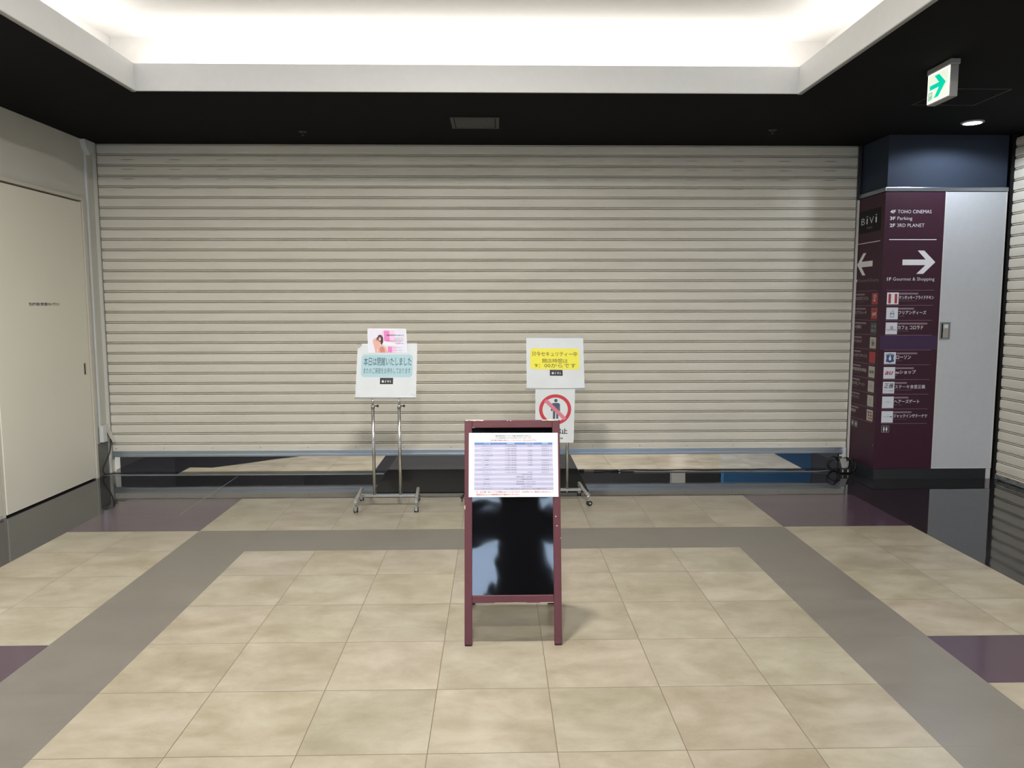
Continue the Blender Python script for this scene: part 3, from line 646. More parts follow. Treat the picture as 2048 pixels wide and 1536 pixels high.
left_rows = [('はなまるうどん', .245, .17, 'Hanamaru Udon', .165, 'logo_red'), ('カプリチョーザ', .22, .20, 'Capricciosa', .07, 'logo_red'), ('大垣書店', .13, .22, 'Ogaki', .08, 'logo_navy'), ('さんきゅう', .15, .145, 'Sankyu', .045, 'logo_cream'),
    ('とんかつ かつくら', .26, .14, 'Katsukura', .12, 'logo_red'), ('韓国家庭料理 韓国家', .265, .15, 'Kankoku Katei', .14, 'logo_cream'), ('たかばしラーメン', .245, .145, 'Takabashi', .10, 'logo_cream'), ('サファリ', .14, .15, 'Safari', .035, 'logo_cream'), ('華祥園', .09, .145, 'Kashoen', .045, 'logo_cream')]
for k, (jp, wj, wb, en, we, lc) in enumerate(left_rows):
    zt = 1.668-.13*k; x = LX(7.143)
    f = lface(); f.rect(x, -zt+.022, x+wb, -zt+.037, 'ink_dim'); f.text(jp, x, -zt+.048, x+wj, -zt+.080, 'logo_cream', bold=.012); f.text(en, x, -zt+.090, x+we, -zt+.098, 'ink_dim')
    part(f.mb, 'lettering', dL)
    f = lface(); ix = LX(6.838); iz = -zt+.019; f.rect(ix, iz, ix+.112, iz+.100, lc, 1)
    if k == 0:
        f.ell(ix+.056, iz+.03, .024, .018, 'logo_cream', 2); f.ell(ix+.056, iz+.03, .012, .009, 'logo_red', 3); f.ell(ix+.05, iz+.065, .018, .012, 'logo_cream', 2)
    if k == 1: f.poly([(ix+.02, iz+.04), (ix+.04, iz+.05), (ix+.09, iz+.035), (ix+.085, iz+.075), (ix+.06, iz+.06), (ix+.03, iz+.08)], 'logo_cream', 2); f.ell(ix+.056, iz+.03, .03, .006, 'hair', 2)
    if k == 2:
        for (ax, az, ch) in ((.02, .02, '大'), (.065, .02, '垣'), (.02, .06, '書'), (.065, .06, '店')): f.text(ch, ix+ax, iz+az, ix+ax+.028, iz+az+.024, 'logo_cream')
    if k == 3: f.ring(ix+.05, iz+.052, .026, .026, .006, .006, 'hair', 2, 24); f.ell(ix+.055, iz+.055, .012, .014, 'hair', 2); f.ring(ix+.082, iz+.06, .016, .018, .004, .004, 'hair', 2, 20)
    if k == 4: f.text('かつくら', ix+.046, iz+.02, ix+.066, iz+.085, 'crimson')
    if k == 5: f.text('韓国', ix+.018, iz+.035, ix+.096, iz+.066, 'ink', bold=.03)
    if k == 6: f.text('たかばし', ix+.018, iz+.04, ix+.096, iz+.058, 'ink', shear=.2); f.text('ラーメン', ix+.03, iz+.066, ix+.08, iz+.076, 'ink_grey'); f.ring(ix+.056, iz+.026, .016, .01, .003, .003, 'ink_grey', 2, 18)
    if k == 7: f.poly([(ix+.035, iz+.02), (ix+.042, iz+.02), (ix+.056, iz+.05), (ix+.072, iz+.02), (ix+.078, iz+.02), (ix+.06, iz+.058), (ix+.052, iz+.058)], 'ink_grey', 2); f.rect(ix+.03, iz+.07, ix+.084, iz+.074, 'ink_grey', 2)
    if k == 8:
        for q in range(6): f.ell(ix+.035+.04*(q % 2)+.006*(q//2), iz+.025+.026*(q//2), .015, .010, 'logo_red' if q % 3 else 'hair', 2, n=14)
    part(f.mb, 'logo_tile', dL)
f = lface(); wc_icon(f, LX(7.130), -.478, .055, .062); wc_icon(f, LX(7.066), -.474, .065, .062); part(f.mb, 'restroom_pictogram', dL)
b = MB(); b.lathe([(.006, 0), (.006, .003), (.003, .004)], (PX0-.006, 6.70, .30), (-1, 0, 0), 'chrome', 10); part(b, 'screw', dL)

# ================================================================== CEILING FITTINGS
# exit sign
ex = thing('exit_sign', 'lit exit direction sign with green arrow hanging under the dark ceiling', 'exit sign', (2.72, 4.78, 2.77))
b = MB(); b.box(2.697, 2.745, 4.662, 4.902, 2.772, 2.955, 'sign_case', .004); b.box(2.690, 2.750, 4.654, 4.910, 2.955, H-.002, 'sign_case', .006); case = part(b, 'case', ex)
b = MB(); b.box(2.693, 2.6975, 4.668, 4.898, 2.780, 2.953, 'sign_edge_glow', .001); part(b, 'lit_panel', ex)
s = Surf((250, 1320, 688, 290), (2.6925, 4.898, 2.780), (2.6925, 4.668, 2.780), (2.6925, 4.898, 2.953), (2.6925, 4.668, 2.953), (-1, 0, 0))
# art is drawn on a plain upright panel, 0..100 across and 0..75 down
s = Surf((0, 0, 100, 75), (2.6925, 4.898, 2.780), (2.6925, 4.668, 2.780), (2.6925, 4.898, 2.953), (2.6925, 4.668, 2.953), (-1, 0, 0))
s.rect(3, 3, 97, 72, 'sign_glow', 1)
s.poly([(12, 30), (55, 30), (33, 9), (54, 9), (86, 37), (54, 66), (33, 66), (55, 42), (12, 42)], 'green', 2)
s.rect(7, 48, 25, 50, 'green_dark', 2); s.rect(7, 48, 10, 68, 'green_dark', 2); s.rect(22, 48, 25, 68, 'green_dark', 2)
s.ell(16, 53.5, 1.8, 1.8, 'green_dark', 2, n=14); s.poly([(14, 56), (19, 57), (20, 61), (17, 63), (19, 68), (16, 68), (14.5, 63), (12, 68), (10.5, 67), (13, 61)], 'green_dark', 2)
part(s.mb, 'arrow_print', ex)
# downlight
dl = thing('downlight', 'round lit downlight in the dark ceiling above the pillar', 'ceiling light', (3.81, 6.245, H-.012))
b = MB(); b.lathe([(.068, 0), (.068, -.0035)], (3.81, 6.245, H-.004), (0, 0, 1), 'lamp_glow', 32); part(b, 'lens', dl)
b = MB(); n = 32
for r0, r1, z0, z1 in ((.068, .080, H-.009, H-.006), (.080, .084, H-.006, H-.001)):
    P = [(3.81+r*math.cos(2*PI*k/n), 6.245+r*math.sin(2*PI*k/n), z) for r, z in ((r0, z0), (r1, z1)) for k in range(n)]
    b.raw(P, [(k, (k+1) % n, n+(k+1) % n, n+k) for k in range(n)], 'sign_case', True)
part(b, 'trim_ring', dl)
# air vent
av = thing('ceiling_vent', 'grey rectangular air grille in the dark ceiling before the shutter', 'air vent', (-.155, 6.31, H-.01))
b = MB(); x0, x1, y0, y1 = -.345, .036, 6.125, 6.495
b.box(x0, x0+.026, y0, y1, H-.008, H-.001, 'vent', .001); b.box(x1-.026, x1, y0, y1, H-.008, H-.001, 'vent', .001); b.box(x0+.026, x1-.026, y0, y0+.026, H-.008, H-.001, 'vent', .001); b.box(x0+.026, x1-.026, y1-.026, y1, H-.008, H-.001, 'vent', .001)
part(b, 'frame', av)
b = MB(); b.box(x0+.026, x1-.026, y0+.026, y1-.026, H-.003, H-.001, 'slot'); part(b, 'recess', av)
b = MB(); b.box(x0+.034, x1-.034, y0+.030, y1-.034, H-.008, H-.003, 'vent', .001); b.lathe([(.005, 0), (.005, .0015)], (-.06, 6.20, H-.008), (0, 0, -1), 'slot', 10); part(b, 'face_plate', av)
# access hatch
ah = thing('ceiling_hatch', 'square access hatch outline in the dark ceiling behind the exit sign', 'access hatch', (3.26, 5.5, H-.004))
b = MB(); x0, x1, y0, y1 = 3.03, 3.49, 5.29, 5.715
for q in ((x0, x1, y0, y0+.008), (x0, x1, y1-.008, y1), (x0, x0+.008, y0+.008, y1-.008), (x1-.008, x1, y0+.008, y1-.008)): b.box(q[0], q[1], q[2], q[3], H-.004, H-.0005, 'vent')
part(b, 'frame', ah)
b = MB(); b.box(x0+.010, x1-.010, y0+.010, y1-.010, H-.002, H-.0005, 'ceil_black'); part(b, 'cover', ah)
for (x, y, lab) in ((-1.60, 6.645, 'small sprinkler head in the dark ceiling above the left sign stand'), (2.306, 6.53, 'small sprinkler head in the dark ceiling toward the right pillar')):
    sp_ = thing('sprinkler_head', lab, 'sprinkler', (x, y, H-.03), 'ceiling sprinklers')
    b = MB(); b.lathe([(.034, 0), (.034, .002), (.028, .005), (.012, .007)], (x, y, H-.001), (0, 0, -1), 'vent', 24); part(b, 'escutcheon', sp_)
    b = MB(); b.lathe([(.009, 0), (.009, .012), (.004, .014), (.004, .022), (.012, .023), (.012, .025)], (x, y, H-.007), (0, 0, -1), 'vent', 16); part(b, 'nozzle', sp_)

# ================================================================== FLOOR MAT
fm = MB(); fm.box(-1.015, .772, 6.285, 7.88, 0, .008, 'mat', .003); o = fm.build('floor_mat'); tag(o, 'large dark doormat lying under the gap of the big shutter', 'doormat')

# ================================================================== A-FRAME BOARD
SLP = .196; Y0 = 3.365
LEN = math.sqrt(1+SLP*SLP)
def fr(x, t, d):         # x across, t up along the front frame (as height), d = forward of the plane
    n = Vector((0, -1, SLP)).normalized(); return Vector((x, Y0+SLP*t, t))+n*d
def fbox(mb, x0, x1, z0, z1, d0, d1, m, bev=.002): return mb.box(x0, x1, d0, d1, z0, z1, m, bev, fn=lambda p: fr(p.x, p.z, -p.y))
AX0, AX1 = -.145, .299
af = thing('a_frame_sign', 'maroon wooden A-frame sign with glossy black board standing on beige tiles', 'a-frame sign', (.077, 3.6, 0))
b = MB()
for x0, x1 in ((AX0, AX0+.035), (AX1-.035, AX1)): fbox(b, x0, x1, .006, 1.008, 0, .022, 'maroon', .003)
fr_o = part(b, 'front_frame', af)
b = MB(); fbox(b, AX0+.035, AX1-.035, .972, 1.008, .001, .022, 'maroon', .003); part(b, 'top_rail', af)
b = MB(); fbox(b, AX0+.035, AX1-.035, .188, .222, .001, .022, 'maroon', .003); part(b, 'bottom_rail', af)
b = MB()                                              # bare chips on the painted edges
def chip(x0, x1, z0, z1, d=-.0012):
    b = MB()
    n = 9; P = []
    top = [(x0+(x1-x0)*k/n, z1-random.random()*(z1-z0)*.4) for k in range(n+1)]; bot = [(x0+(x1-x0)*k/n, z0+random.random()*(z1-z0)*.5) for k in range(n, -1, -1)]
    b.poly([fr(x, z, .0006) for x, z in top+bot], 'chip'); part(b, 'paint_chip', af, 'bare pale chip on the maroon edge')
chip(AX0+.004, AX0+.088, 1.0035, 1.0085); chip(.215, AX1-.006, 1.0035, 1.0085); chip(.052, .058, 1.003, 1.007); chip(.066, .074, 1.003, 1.007); chip(AX0+.036, AX0+.047, .972, .9745)
chip(-.008, .14, .1875, .190); chip(.2, .262, .1875, .190); chip(AX0+.0, AX0+.0035, .60, .625); chip(AX1-.003, AX1, .47, .476)
for x, z, r in ((.276, .570, .0028), (.281, .528, .004)): b = MB(); b.poly([fr(x+r*math.cos(a*.7), z+r*math.sin(a*.7)*(1 if r < .003 else .5), .0007) for a in range(9)], 'chip'); part(b, 'paint_chip', af, 'bare pale chip on the maroon edge')
for x0, x1 in ((AX0+.004, AX0+.085), (.235, AX1-.004)):
    b = MB(); b.box(x0, x1, -.0004, .021, 1.0085, 1.0097, 'chip', fn=lambda p: fr(p.x, p.z, -p.y)); part(b, 'paint_chip', af, 'bare pale chip on the maroon edge')
b = MB()                                              # slightly bowed glossy board
nx, nz_ = 14, 24; P = []
for j in range(nz_+1):
    for i in range(nx+1):
        u, v = i/nx, j/nz_; P.append(fr(AX0+.034+(AX1-AX0-.068)*u, .215+.765*v, -.006+.0030*math.sin(PI*u)*math.sin(PI*v)))
b.raw(P, [(j*(nx+1)+i, j*(nx+1)+i+1, (j+1)*(nx+1)+i+1, (j+1)*(nx+1)+i) for j in range(nz_) for i in range(nx)], 'gloss', True)
part(b, 'board', af)
b = MB(); fbox(b, AX0+.034, AX1-.034, .216, .978, .012, .016, 'black_plastic', 0); part(b, 'board_back', af)
YR = 3.868                                            # rear frame
def rr(x, t, d):
    k = t/1.0; y = YR+(3.595-YR)*k; n = Vector((0, 1, (YR-3.595))).normalized(); return Vector((x, y, t))+n*d
def rbox(mb, x0, x1, z0, z1, d0, d1, m, bev=.002): return mb.box(x0, x1, d0, d1, z0, z1, m, bev, fn=lambda p: rr(p.x, p.z, p.y))
b = MB()
for x0, x1 in ((AX0, AX0+.035), (AX1-.035, AX1)): rbox(b, x0, x1, .004, .99, -.011, .011, 'maroon', .003)
part(b, 'rear_frame', af)
b = MB(); rbox(b, AX0+.035, AX1-.035, .95, .985, -.010, .010, 'maroon'); part(b, 'rear_rail', af)
b = MB(); rbox(b, AX0+.035, AX1-.035, .30, .334, -.010, .010, 'maroon'); part(b, 'rear_rail', af)
b = MB(); rbox(b, AX0+.036, AX1-.036, .335, .949, -.003, .003, 'black_plastic', 0); part(b, 'rear_board', af)
for x in (AX0+.05, AX1-.05):
    b = MB(); b.box(x-.015, x+.015, 3.566, 3.60, .994, 1.000, 'dull_chrome', .001); b.tube([(x-.015, 3.583, 1.000), (x+.015, 3.583, 1.000)], .004, 'dull_chrome', 8); part(b, 'hinge', af)
for x in (AX0+.0175, AX1-.0175):
    b = MB(); b.box(x-.015, x+.015, Y0+.002, Y0+.022, .0, .007, 'rubber'); part(b, 'foot_pad', af)
    b = MB(); b.box(x-.015, x+.015, YR-.01, YR+.01, .0, .006, 'rubber'); part(b, 'foot_pad', af)

# notice on the board
nt_ = thing('notice_paper', 'white printed timetable notice taped across the black A-frame board', 'notice', (.082, 3.52, .66))
PBL, PBR, PTL, PTR = fr(-.126, .659, .004), fr(.2895, .658, .004), fr(-.1245, .9495, .004), fr(.289, .948, .004)
b = MB(); n_ = Vector((0, -1, SLP)).normalized()*.0012
b.prism([PBL, PBR, PTR, PTL], tuple(-n_), 'paper'); part(b, 'sheet', nt_)
s = Surf((135, 351, 1506, 1333), PBL, PBR, PTL, PTR, (0, -1, 0))
s.text('緊急事態宣言に伴う営業内容変更のお知らせ', 545, 383, 1098, 408, 'ink_grey', bold=.004); s.text('(対象期間:2021年8月20日~9月12日)', 545, 418, 1100, 440, 'ink_grey', bold=.004)
s.text('※各店舗で酒類の提供はしておりません。持ち込みも不可※', 465, 454, 1175, 476, 'ink_red', bold=.004)
part(s.mb, 'heading_text', nt_)
s = Surf((135, 351, 1506, 1333), PBL, PBR, PTL, PTR, (0, -1, 0))
s.rect(220, 500, 1422, 533, 'tab_blue', 1)
yy = [533+36.4*k for k in range(20)]
for k in range(19): s.rect(220, yy[k]+1, 1428 if k > 8 else 1422, yy[k+1], 'tab_lilac' if k % 2 == 0 else 'tab_pale', 1)
part(s.mb, 'table', nt_)
s = Surf((135, 351, 1506, 1333), PBL, PBR, PTL, PTR, (0, -1, 0))
for t, x0, x1 in (('テナント名', 365, 460), ('営業時間短縮', 722, 838), ('ラストオーダー', 1005, 1140), ('酒類提供', 1258, 1352)): s.text(t, x0, 506, x1, 524, 'ink_white', bold=.02)
rows = [('たかばしラーメン', 332, 490, '11:00~20:00', '19:30', '20:00まで'), ('JACK IN THE DONUTS', 320, 506, '11:00~20:00', None, '20:00まで'), ('さんきゅう', 365, 460, '11:00~20:00', '19:30', '20:00まで'), ('カフェ コロラド', 333, 490, '9:00~20:00', '19:30', '20:00まで'),
    ('ステーキ食堂 正義', 327, 500, '11:00~20:00', '19:30', '20:00まで'), ('サファリ', 365, 460, '11:00~20:00', '19:30', None), ('華祥園', 385, 440, '11:00~20:00', '19:30', '20:00まで'), ('とんかつ かつくら', 327, 497, '11:00~20:00', '19:30', '20:00まで'),
    ('韓国家', 385, 440, '11:00~20:00', '19:30', '20:00まで'), ('はなまるうどん', 345, 480, '10:00~20:00', None, '20:00まで'), ('ケンタッキーフライド チキン', 265, 556, '10:00~20:00', None, '20:00まで'), ('カプリチョーザ', 345, 480, '11:00~20:00', '19:30', '20:00まで')]
for k, (nm, x0, x1, h1, h2, h3) in enumerate(rows):
    y = yy[k]+12; s.text(nm, x0, y, x1, y+15, 'ink_grey', bold=.004); s.text(h1, 694, y, 866, y+16, 'ink_grey', bold=.004)
    if h2: s.text(h2, 1040, y, 1108, y+16, 'ink_grey', bold=.004)
    if h3: s.text(h3, 1252, y, 1366, y+16, 'ink_grey', bold=.004)
rows2 = [('フリアンディーズ', 335, 490, '7:00~21:00', 942, 1104), ('ローソン', 372, 450, '通常営業 : 24時間', 860, 1104), ('大垣書店', 375, 452, '10:00~21:00', 935, 1104), ('auショップ', 362, 460, '通常営業 : 11:00~20:00', 860, 1158), ("HAIR'S GATE", 362, 460, '通常営業 : 9:00~19:00', 860, 1158), ('3・ガーデンプラネット', 315, 508, '9:00~22:00', 942, 1104), ('TOHOシネマズ二条', 330, 494, '日により異なります。上映スケジュールをご確認ください。', 685, 1340)]
for k, (nm, x0, x1, h1, a, c_) in enumerate(rows2):
    y = yy[12+k]+11; s.text(nm, x0, y, x1, y+15, 'ink_grey', bold=.004); s.text(h1, a, y, c_, y+17, 'ink_grey', bold=.004)
part(s.mb, 'table_text', nt_)
s = Surf((135, 351, 1506, 1333), PBL, PBR, PTL, PTR, (0, -1, 0))
s.text('・2F、BiVi3階一部エリアを閉鎖させていただきます。(お手洗いのご使用もできません。)', 228, 1243, 1420, 1270, 'ink_red', bold=.004); s.text('混雑状況により入場制限を行う場合がございます。', 248, 1282, 915, 1306, 'ink_red', bold=.004)
part(s.mb, 'footer_text', nt_)

# ================================================================== SIGN STANDS
def stand(label, y, xl, xr, poles, ptop, dxf, swivel=None):
    r = thing('sign_stand', label, 'sign stand', ((xl+xr)/2, y, 0))
    b = MB(); b.box(xl+.012, xr-.012, y-.012, y+.012, .076, .097, 'chrome', .004); part(b, 'crossbar', r)
    for k, px in enumerate(poles):
        b = MB(); b.tube([(px, y, .095), (px, y, ptop-.06)], .0125, 'chrome', 16); pp = part(b, 'pole', r)
        b = MB(); b.tube([(px, y, ptop-.06), (px, y, ptop+.008)], .0085, 'chrome', 14); part(b, 'inner_tube', pp)
        b = MB(); b.lathe([(.015, 0), (.015, .02), (.010, .026)], (px, y, ptop-.075), (0, 0, 1), 'chrome', 16); part(b, 'collar', pp)
        b = MB(); b.tube([(px+.012, y, ptop-.058), (px+.042, y-.002, ptop-.058)], .004, 'black_plastic', 8); b.lathe([(.009, 0), (.009, .014)], (px+.03, y-.002, ptop-.058), (1, 0, 0), 'black_plastic', 12); part(b, 'knob', pp)
        b = MB(); b.lathe([(.006, 0), (.006, .008), (.003, .012)], (px, y, .077), (0, 0, -1), 'chrome', 12); part(b, 'bolt', pp)
    for sx_, x in ((-1, xl), (1, xr)):
        yf, yb = y-.19, y+.19; xf, xb = x+dxf[0 if sx_ < 0 else 1][0], x+dxf[0 if sx_ < 0 else 1][1]
        b = MB(); b.tube([(xb, yb, .094), (xb+(x-xb)*.5, y+.1, .094), (x, y, .092), (x+(xf-x)*.5, y-.1, .090), (xf, yf, .088)], .0135, 'dull_chrome', 14); part(b, 'side_bar', r)
        for ci, (cx, cyy) in enumerate(((xf, yf+.012), (xb, yb-.012))):
            th = math.radians((swivel or {}).get((sx_, ci), 0)); axv = Vector((math.cos(th), math.sin(th), 0)); trv = Vector((-math.sin(th), math.cos(th), 0))*.010
            b = MB(); b.lathe([(.0145, 0), (.0145, .006), (.008, .014)], (cx, cyy, .080), (0, 0, -1), 'chrome', 14); b.tube([(cx, cyy, .07), (cx, cyy+.004, .050)], .005, 'chrome', 10)
            b.box(cx-.013, cx+.013, cyy-.012, cyy+.020, .040, .052, 'chrome', .004); ca = part(b, 'caster', r)
            b = MB()
            for s_ in (-1, 1): b.lathe([(.004, 0), (.019, .001), (.0205, .004), (.0205, .009), (.019, .012), (.009, .0125)], Vector((cx, cyy, .0205))+axv*(s_*.003)+trv, axv*s_, 'rubber', 22)
            part(b, 'wheel', ca)
            for s_ in (-1, 1):
                b = MB(); b.lathe([(.009, 0), (.008, .0025), (.003, .003)], Vector((cx, cyy, .0205))+axv*(s_*.0155)+trv, axv*s_, 'chrome', 14); part(b, 'wheel_cap', ca)
            if th == 0: b = MB(); b.box(cx-.011, cx+.011, cyy-.0145, cyy-.004, .012, .040, 'chrome', .003); part(b, 'wheel_hood', ca)
    return r
st1 = stand('left chrome wheeled stand holding the pale blue closing notice', 5.85, -1.056, -.607, (-.935, -.735), .84, ((.006, -.010), (.010, -.012)))
Y1 = 5.84
B1 = [Vector(p) for p in ((-1.066, Y1, .853), (-.605, Y1, .847), (-1.042, Y1+.028, 1.256), (-.593, Y1+.028, 1.258))]
n1 = Vector((0, .004, 0))
def bil(c_, u, v): return c_[0]*(1-u)*(1-v)+c_[1]*u*(1-v)+c_[2]*(1-u)*v+c_[3]*u*v
b = MB()
arc = [(.0, .905), (.02, .915), (.045, .93), (.062, .955), (.070, .98), (.072, 1.0)]
out = [(0, 0), (1, 0), (1, 1)]+[q for q in reversed(arc)]
b.prism([bil(B1, u, v) for u, v in out], n1, 'laminate'); part(b, 'sign_card', st1)
b = MB(); b.box(-1.07, -.608, Y1-.006, Y1+.012, .838, .852, 'dull_chrome', .002); part(b, 'card_rail', st1); b = MB(); b.box(-1.052, -.598, Y1+.034, Y1+.040, 1.245, 1.257, 'dull_chrome'); part(b, 'card_rail', st1)
b = MB(); b.box(-.95, -.92, Y1+.034, Y1+.040, .84, 1.25, 'dull_chrome'); b.box(-.75, -.72, Y1+.034, Y1+.040, .84, 1.25, 'dull_chrome'); part(b, 'back_bracket', st1)
A1 = (130, 388, 1356, 1452)
def S1(): return Surf(A1, B1[0], B1[1], B1[2], B1[3], (0, -1, 0))
s = S1(); s.rrect(222, 605, 1272, 1055, 70, 'sky_blue', 1); part(s.mb, 'blue_panel', st1)
s = S1(); s.text('本日は閉館いたしました', 270, 658, 1246, 830, 'teal_ink', bold=.008); part(s.mb, 'lettering', st1); s = S1(); s.text('またのご来館をお待ちしております', 274, 868, 1232, 986, 'teal_ink'); part(s.mb, 'lettering', st1)
s = S1(); s.rect(616, 1068, 882, 1194, 'ink', 1)
for ch, a, c_ in (('B', 655, 702), ('i', 722, 736), ('V', 756, 808), ('i', 822, 836)): s.text(ch, a, 1118, c_, 1160, 'ink_white', bold=.03)
s.text('KYOTO NIJO', 672, 1090, 826, 1103, 'ink_grey'); part(s.mb, 'logo_plate', st1)
s = S1(); s.poly([(1240, 1395), (1262, 1372), (1352, 1410), (1350, 1425), (1275, 1412)], 'tab_pale', 1); s.poly([(770, 1452), (1040, 1430), (1290, 1428), (1300, 1440), (960, 1455)], 'ink_white', 1); part(s.mb, 'tape', st1)

# pink advert tucked behind the film on that card
po = thing('poster', 'small pink advert with a seated figure, taped atop the left sign', 'poster', (-.82, Y1, 1.2))
Bp = [bil(B1, (352-130)/1226, (1452-575)/1064), bil(B1, (1160-130)/1226, (1452-575)/1064), Vector((-.968, Y1+.030, 1.371)), Vector((-.676, Y1+.030, 1.369))]
Bp = [p+Vector((0, -.0022, 0)) for p in Bp]
b = MB(); b.prism([Bp[0], Bp[1], Bp[3], Bp[2]], (0, .0008, 0), 'lilac'); part(b, 'sheet', po)
s = Surf((352, 75, 1160, 575), Bp[0], Bp[1], Bp[2], Bp[3], (0, -1, 0))
s.rect(352, 75, 1160, 98, 'ink_white', 1); s.rect(352, 75, 372, 575, 'ink_white', 1); s.rect(1140, 75, 1160, 575, 'ink_white', 1)
for k in range(10):
    mk = ('pink2', 'pink', 'pink', 'pink', 'pink2', 'pink2', 'pink2', 'lilac', 'lilac', 'lilac')[k]
    s.rect(655+k*38, 118, 655+(k+1)*38, 330, mk, 1)
s.poly([(655, 330), (1035, 330), (1035, 380), (760, 345), (690, 345)], 'pink2', 1)
for k in range(6): s.rect(760+k*42, 440, 760+(k+1)*42, 565, ('pink', 'pink', 'pink2', 'pink2', 'lilac', 'lilac')[k], 1)
s.poly([(680, 335), (760, 350), (880, 370), (950, 400), (940, 428), (860, 420), (740, 425), (670, 400)], 'ink_white', 2)
part(s.mb, 'background_print', po)
s = Surf((352, 75, 1160, 575), Bp[0], Bp[1], Bp[2], Bp[3], (0, -1, 0))
s.poly([(470, 300), (520, 270), (560, 280), (610, 350), (600, 420), (560, 440), (540, 500), (545, 565), (500, 565), (490, 480), (470, 400), (455, 340)], 'skin', 3)
s.poly([(560, 565), (550, 470), (590, 420), (660, 420), (720, 450), (760, 565)], 'skin', 3); s.poly([(600, 565), (590, 480), (640, 440), (690, 480), (700, 565)], 'skin2', 4)
s.ell(612, 275, 58, 72, 'hair', 4); s.poly([(640, 240), (672, 270), (670, 350), (640, 415), (615, 380), (620, 300)], 'hair', 4); s.poly([(560, 290), (530, 330), (500, 300), (520, 275), (556, 255)], 'hair', 4); s.ell(604, 292, 26, 38, 'skin', 5)
s.poly([(480, 290), (530, 268), (545, 285), (520, 330), (480, 330)], 'skin', 5)
part(s.mb, 'figure_print', po)
s = Surf((352, 75, 1160, 575), Bp[0], Bp[1], Bp[2], Bp[3], (0, -1, 0))
s.text('営業時間変更のお知らせ', 745, 198, 1105, 225, 'slate', bold=.02, lift=3); s.text('平日10時から20時', 920, 260, 1075, 280, 'ink_grey', lift=3); s.text('ご来店をお待ちしています', 895, 290, 1100, 312, 'ink_grey', lift=3); s.text('全身美容脱毛 受付中 お気軽に', 730, 320, 1085, 338, 'ink_grey', lift=3); s.text('初回無料体験', 930, 372, 1090, 390, 'ink_grey', lift=3)
s.text('ご予約はお電話で承ります', 832, 458, 1060, 474, 'ink_grey', lift=3); s.text('075-000-0000', 835, 514, 1060, 528, 'ink_grey', lift=3)
part(s.mb, 'lettering', po)

st2 = stand('right chrome wheeled stand holding the yellow security notice', 6.0, .243, .690, (.365, .565), .88, ((-.02, .01), (.022, -.008)), {(1, 0): -65, (-1, 0): 25})
Y2 = 5.985
B2 = [Vector(p) for p in ((.243, Y2, .905), (.697, Y2, .896), (.240, Y2+.02, 1.291), (.684, Y2+.02, 1.289))]
b = MB(); b.prism([B2[0], B2[1], B2[3], B2[2]], (0, .004, 0), 'laminate'); part(b, 'sign_card', st2)
b = MB(); b.box(.236, .698, Y2-.004, Y2+.012, .886, .902, 'dull_chrome', .002); part(b, 'card_rail', st2); b = MB(); b.box(.236, .690, Y2+.026, Y2+.034, 1.282, 1.294, 'dull_chrome'); part(b, 'card_rail', st2)
b = MB(); b.box(.35, .38, Y2+.027, Y2+.034, .89, 1.28, 'dull_chrome'); b.box(.55, .58, Y2+.027, Y2+.034, .89, 1.28, 'dull_chrome'); part(b, 'back_bracket', st2)
def S2(): return Surf((142, 112, 880, 768), B2[0], B2[1], B2[2], B2[3], (0, -1, 0))
s = S2(); s.rrect(192, 250, 820, 525, 36, 'yellow', 1); part(s.mb, 'yellow_panel', st2)
s = S2(); s.text('只今セキュリティー中', 212, 290, 795, 354, 'brown_ink', bold=.008); s.text('開店時間は', 345, 384, 672, 440, 'brown_ink', bold=.003); s.text('9：00からです', 248, 446, 775, 502, 'brown_ink', bold=.004); part(s.mb, 'lettering', st2)
s = S2(); s.rect(440, 530, 604, 608, 'ink', 1)
for ch, a, c_ in (('B', 466, 495), ('i', 507, 515), ('V', 530, 558), ('i', 568, 576)): s.text(ch, a, 560, c_, 586, 'ink_white', bold=.03)
s.text('KYOTO NIJO', 468, 544, 566, 551, 'ink_grey'); part(s.mb, 'logo_plate', st2)

# no-entry poster hanging under the yellow sign
ne = thing('poster', 'no-entry poster with red prohibition ring taped below the yellow sign', 'poster', (.46, Y2-.006, .47))
YP = Y2-.007
B3 = [Vector(p) for p in ((.310, YP, .470), (.612, YP, .468), (.311, YP, .892), (.621, YP, .892))]
b = MB(); b.prism([B3[0], B3[1], B3[3], B3[2]], (0, .001, 0), 'laminate'); part(b, 'sheet', ne)
def S3(): return Surf((258, 752, 746, 1435), B3[0], B3[1], B3[2], B3[3], (0, -1, 0))
s = S3()
s.ell(512, 898, 21, 22, 'slate', 1, n=20)
s.poly([(462, 938), (480, 928), (545, 928), (563, 940), (566, 1030), (549, 1030), (547, 965), (545, 1130), (520, 1130), (518, 1040), (508, 1040), (505, 1130), (478, 1130), (478, 965), (474, 1030), (450, 1028)], 'slate', 1)
part(s.mb, 'figure_pictogram', ne)
s = S3(); s.ring(505, 1012, 200, 194, 42, 41, 'red', 2); part(s.mb, 'prohibition_ring', ne)
s = S3(); s.poly([(365, 908), (400, 878), (650, 1120), (615, 1150)], 'pink_red', 3); part(s.mb, 'prohibition_bar', ne)
s = S3(); s.text('立入禁止', 345, 1252, 665, 1325, 'ink', bold=.03); s.text('No Entrance', 398, 1360, 608, 1390, 'ink', bold=.02); part(s.mb, 'lettering', ne)

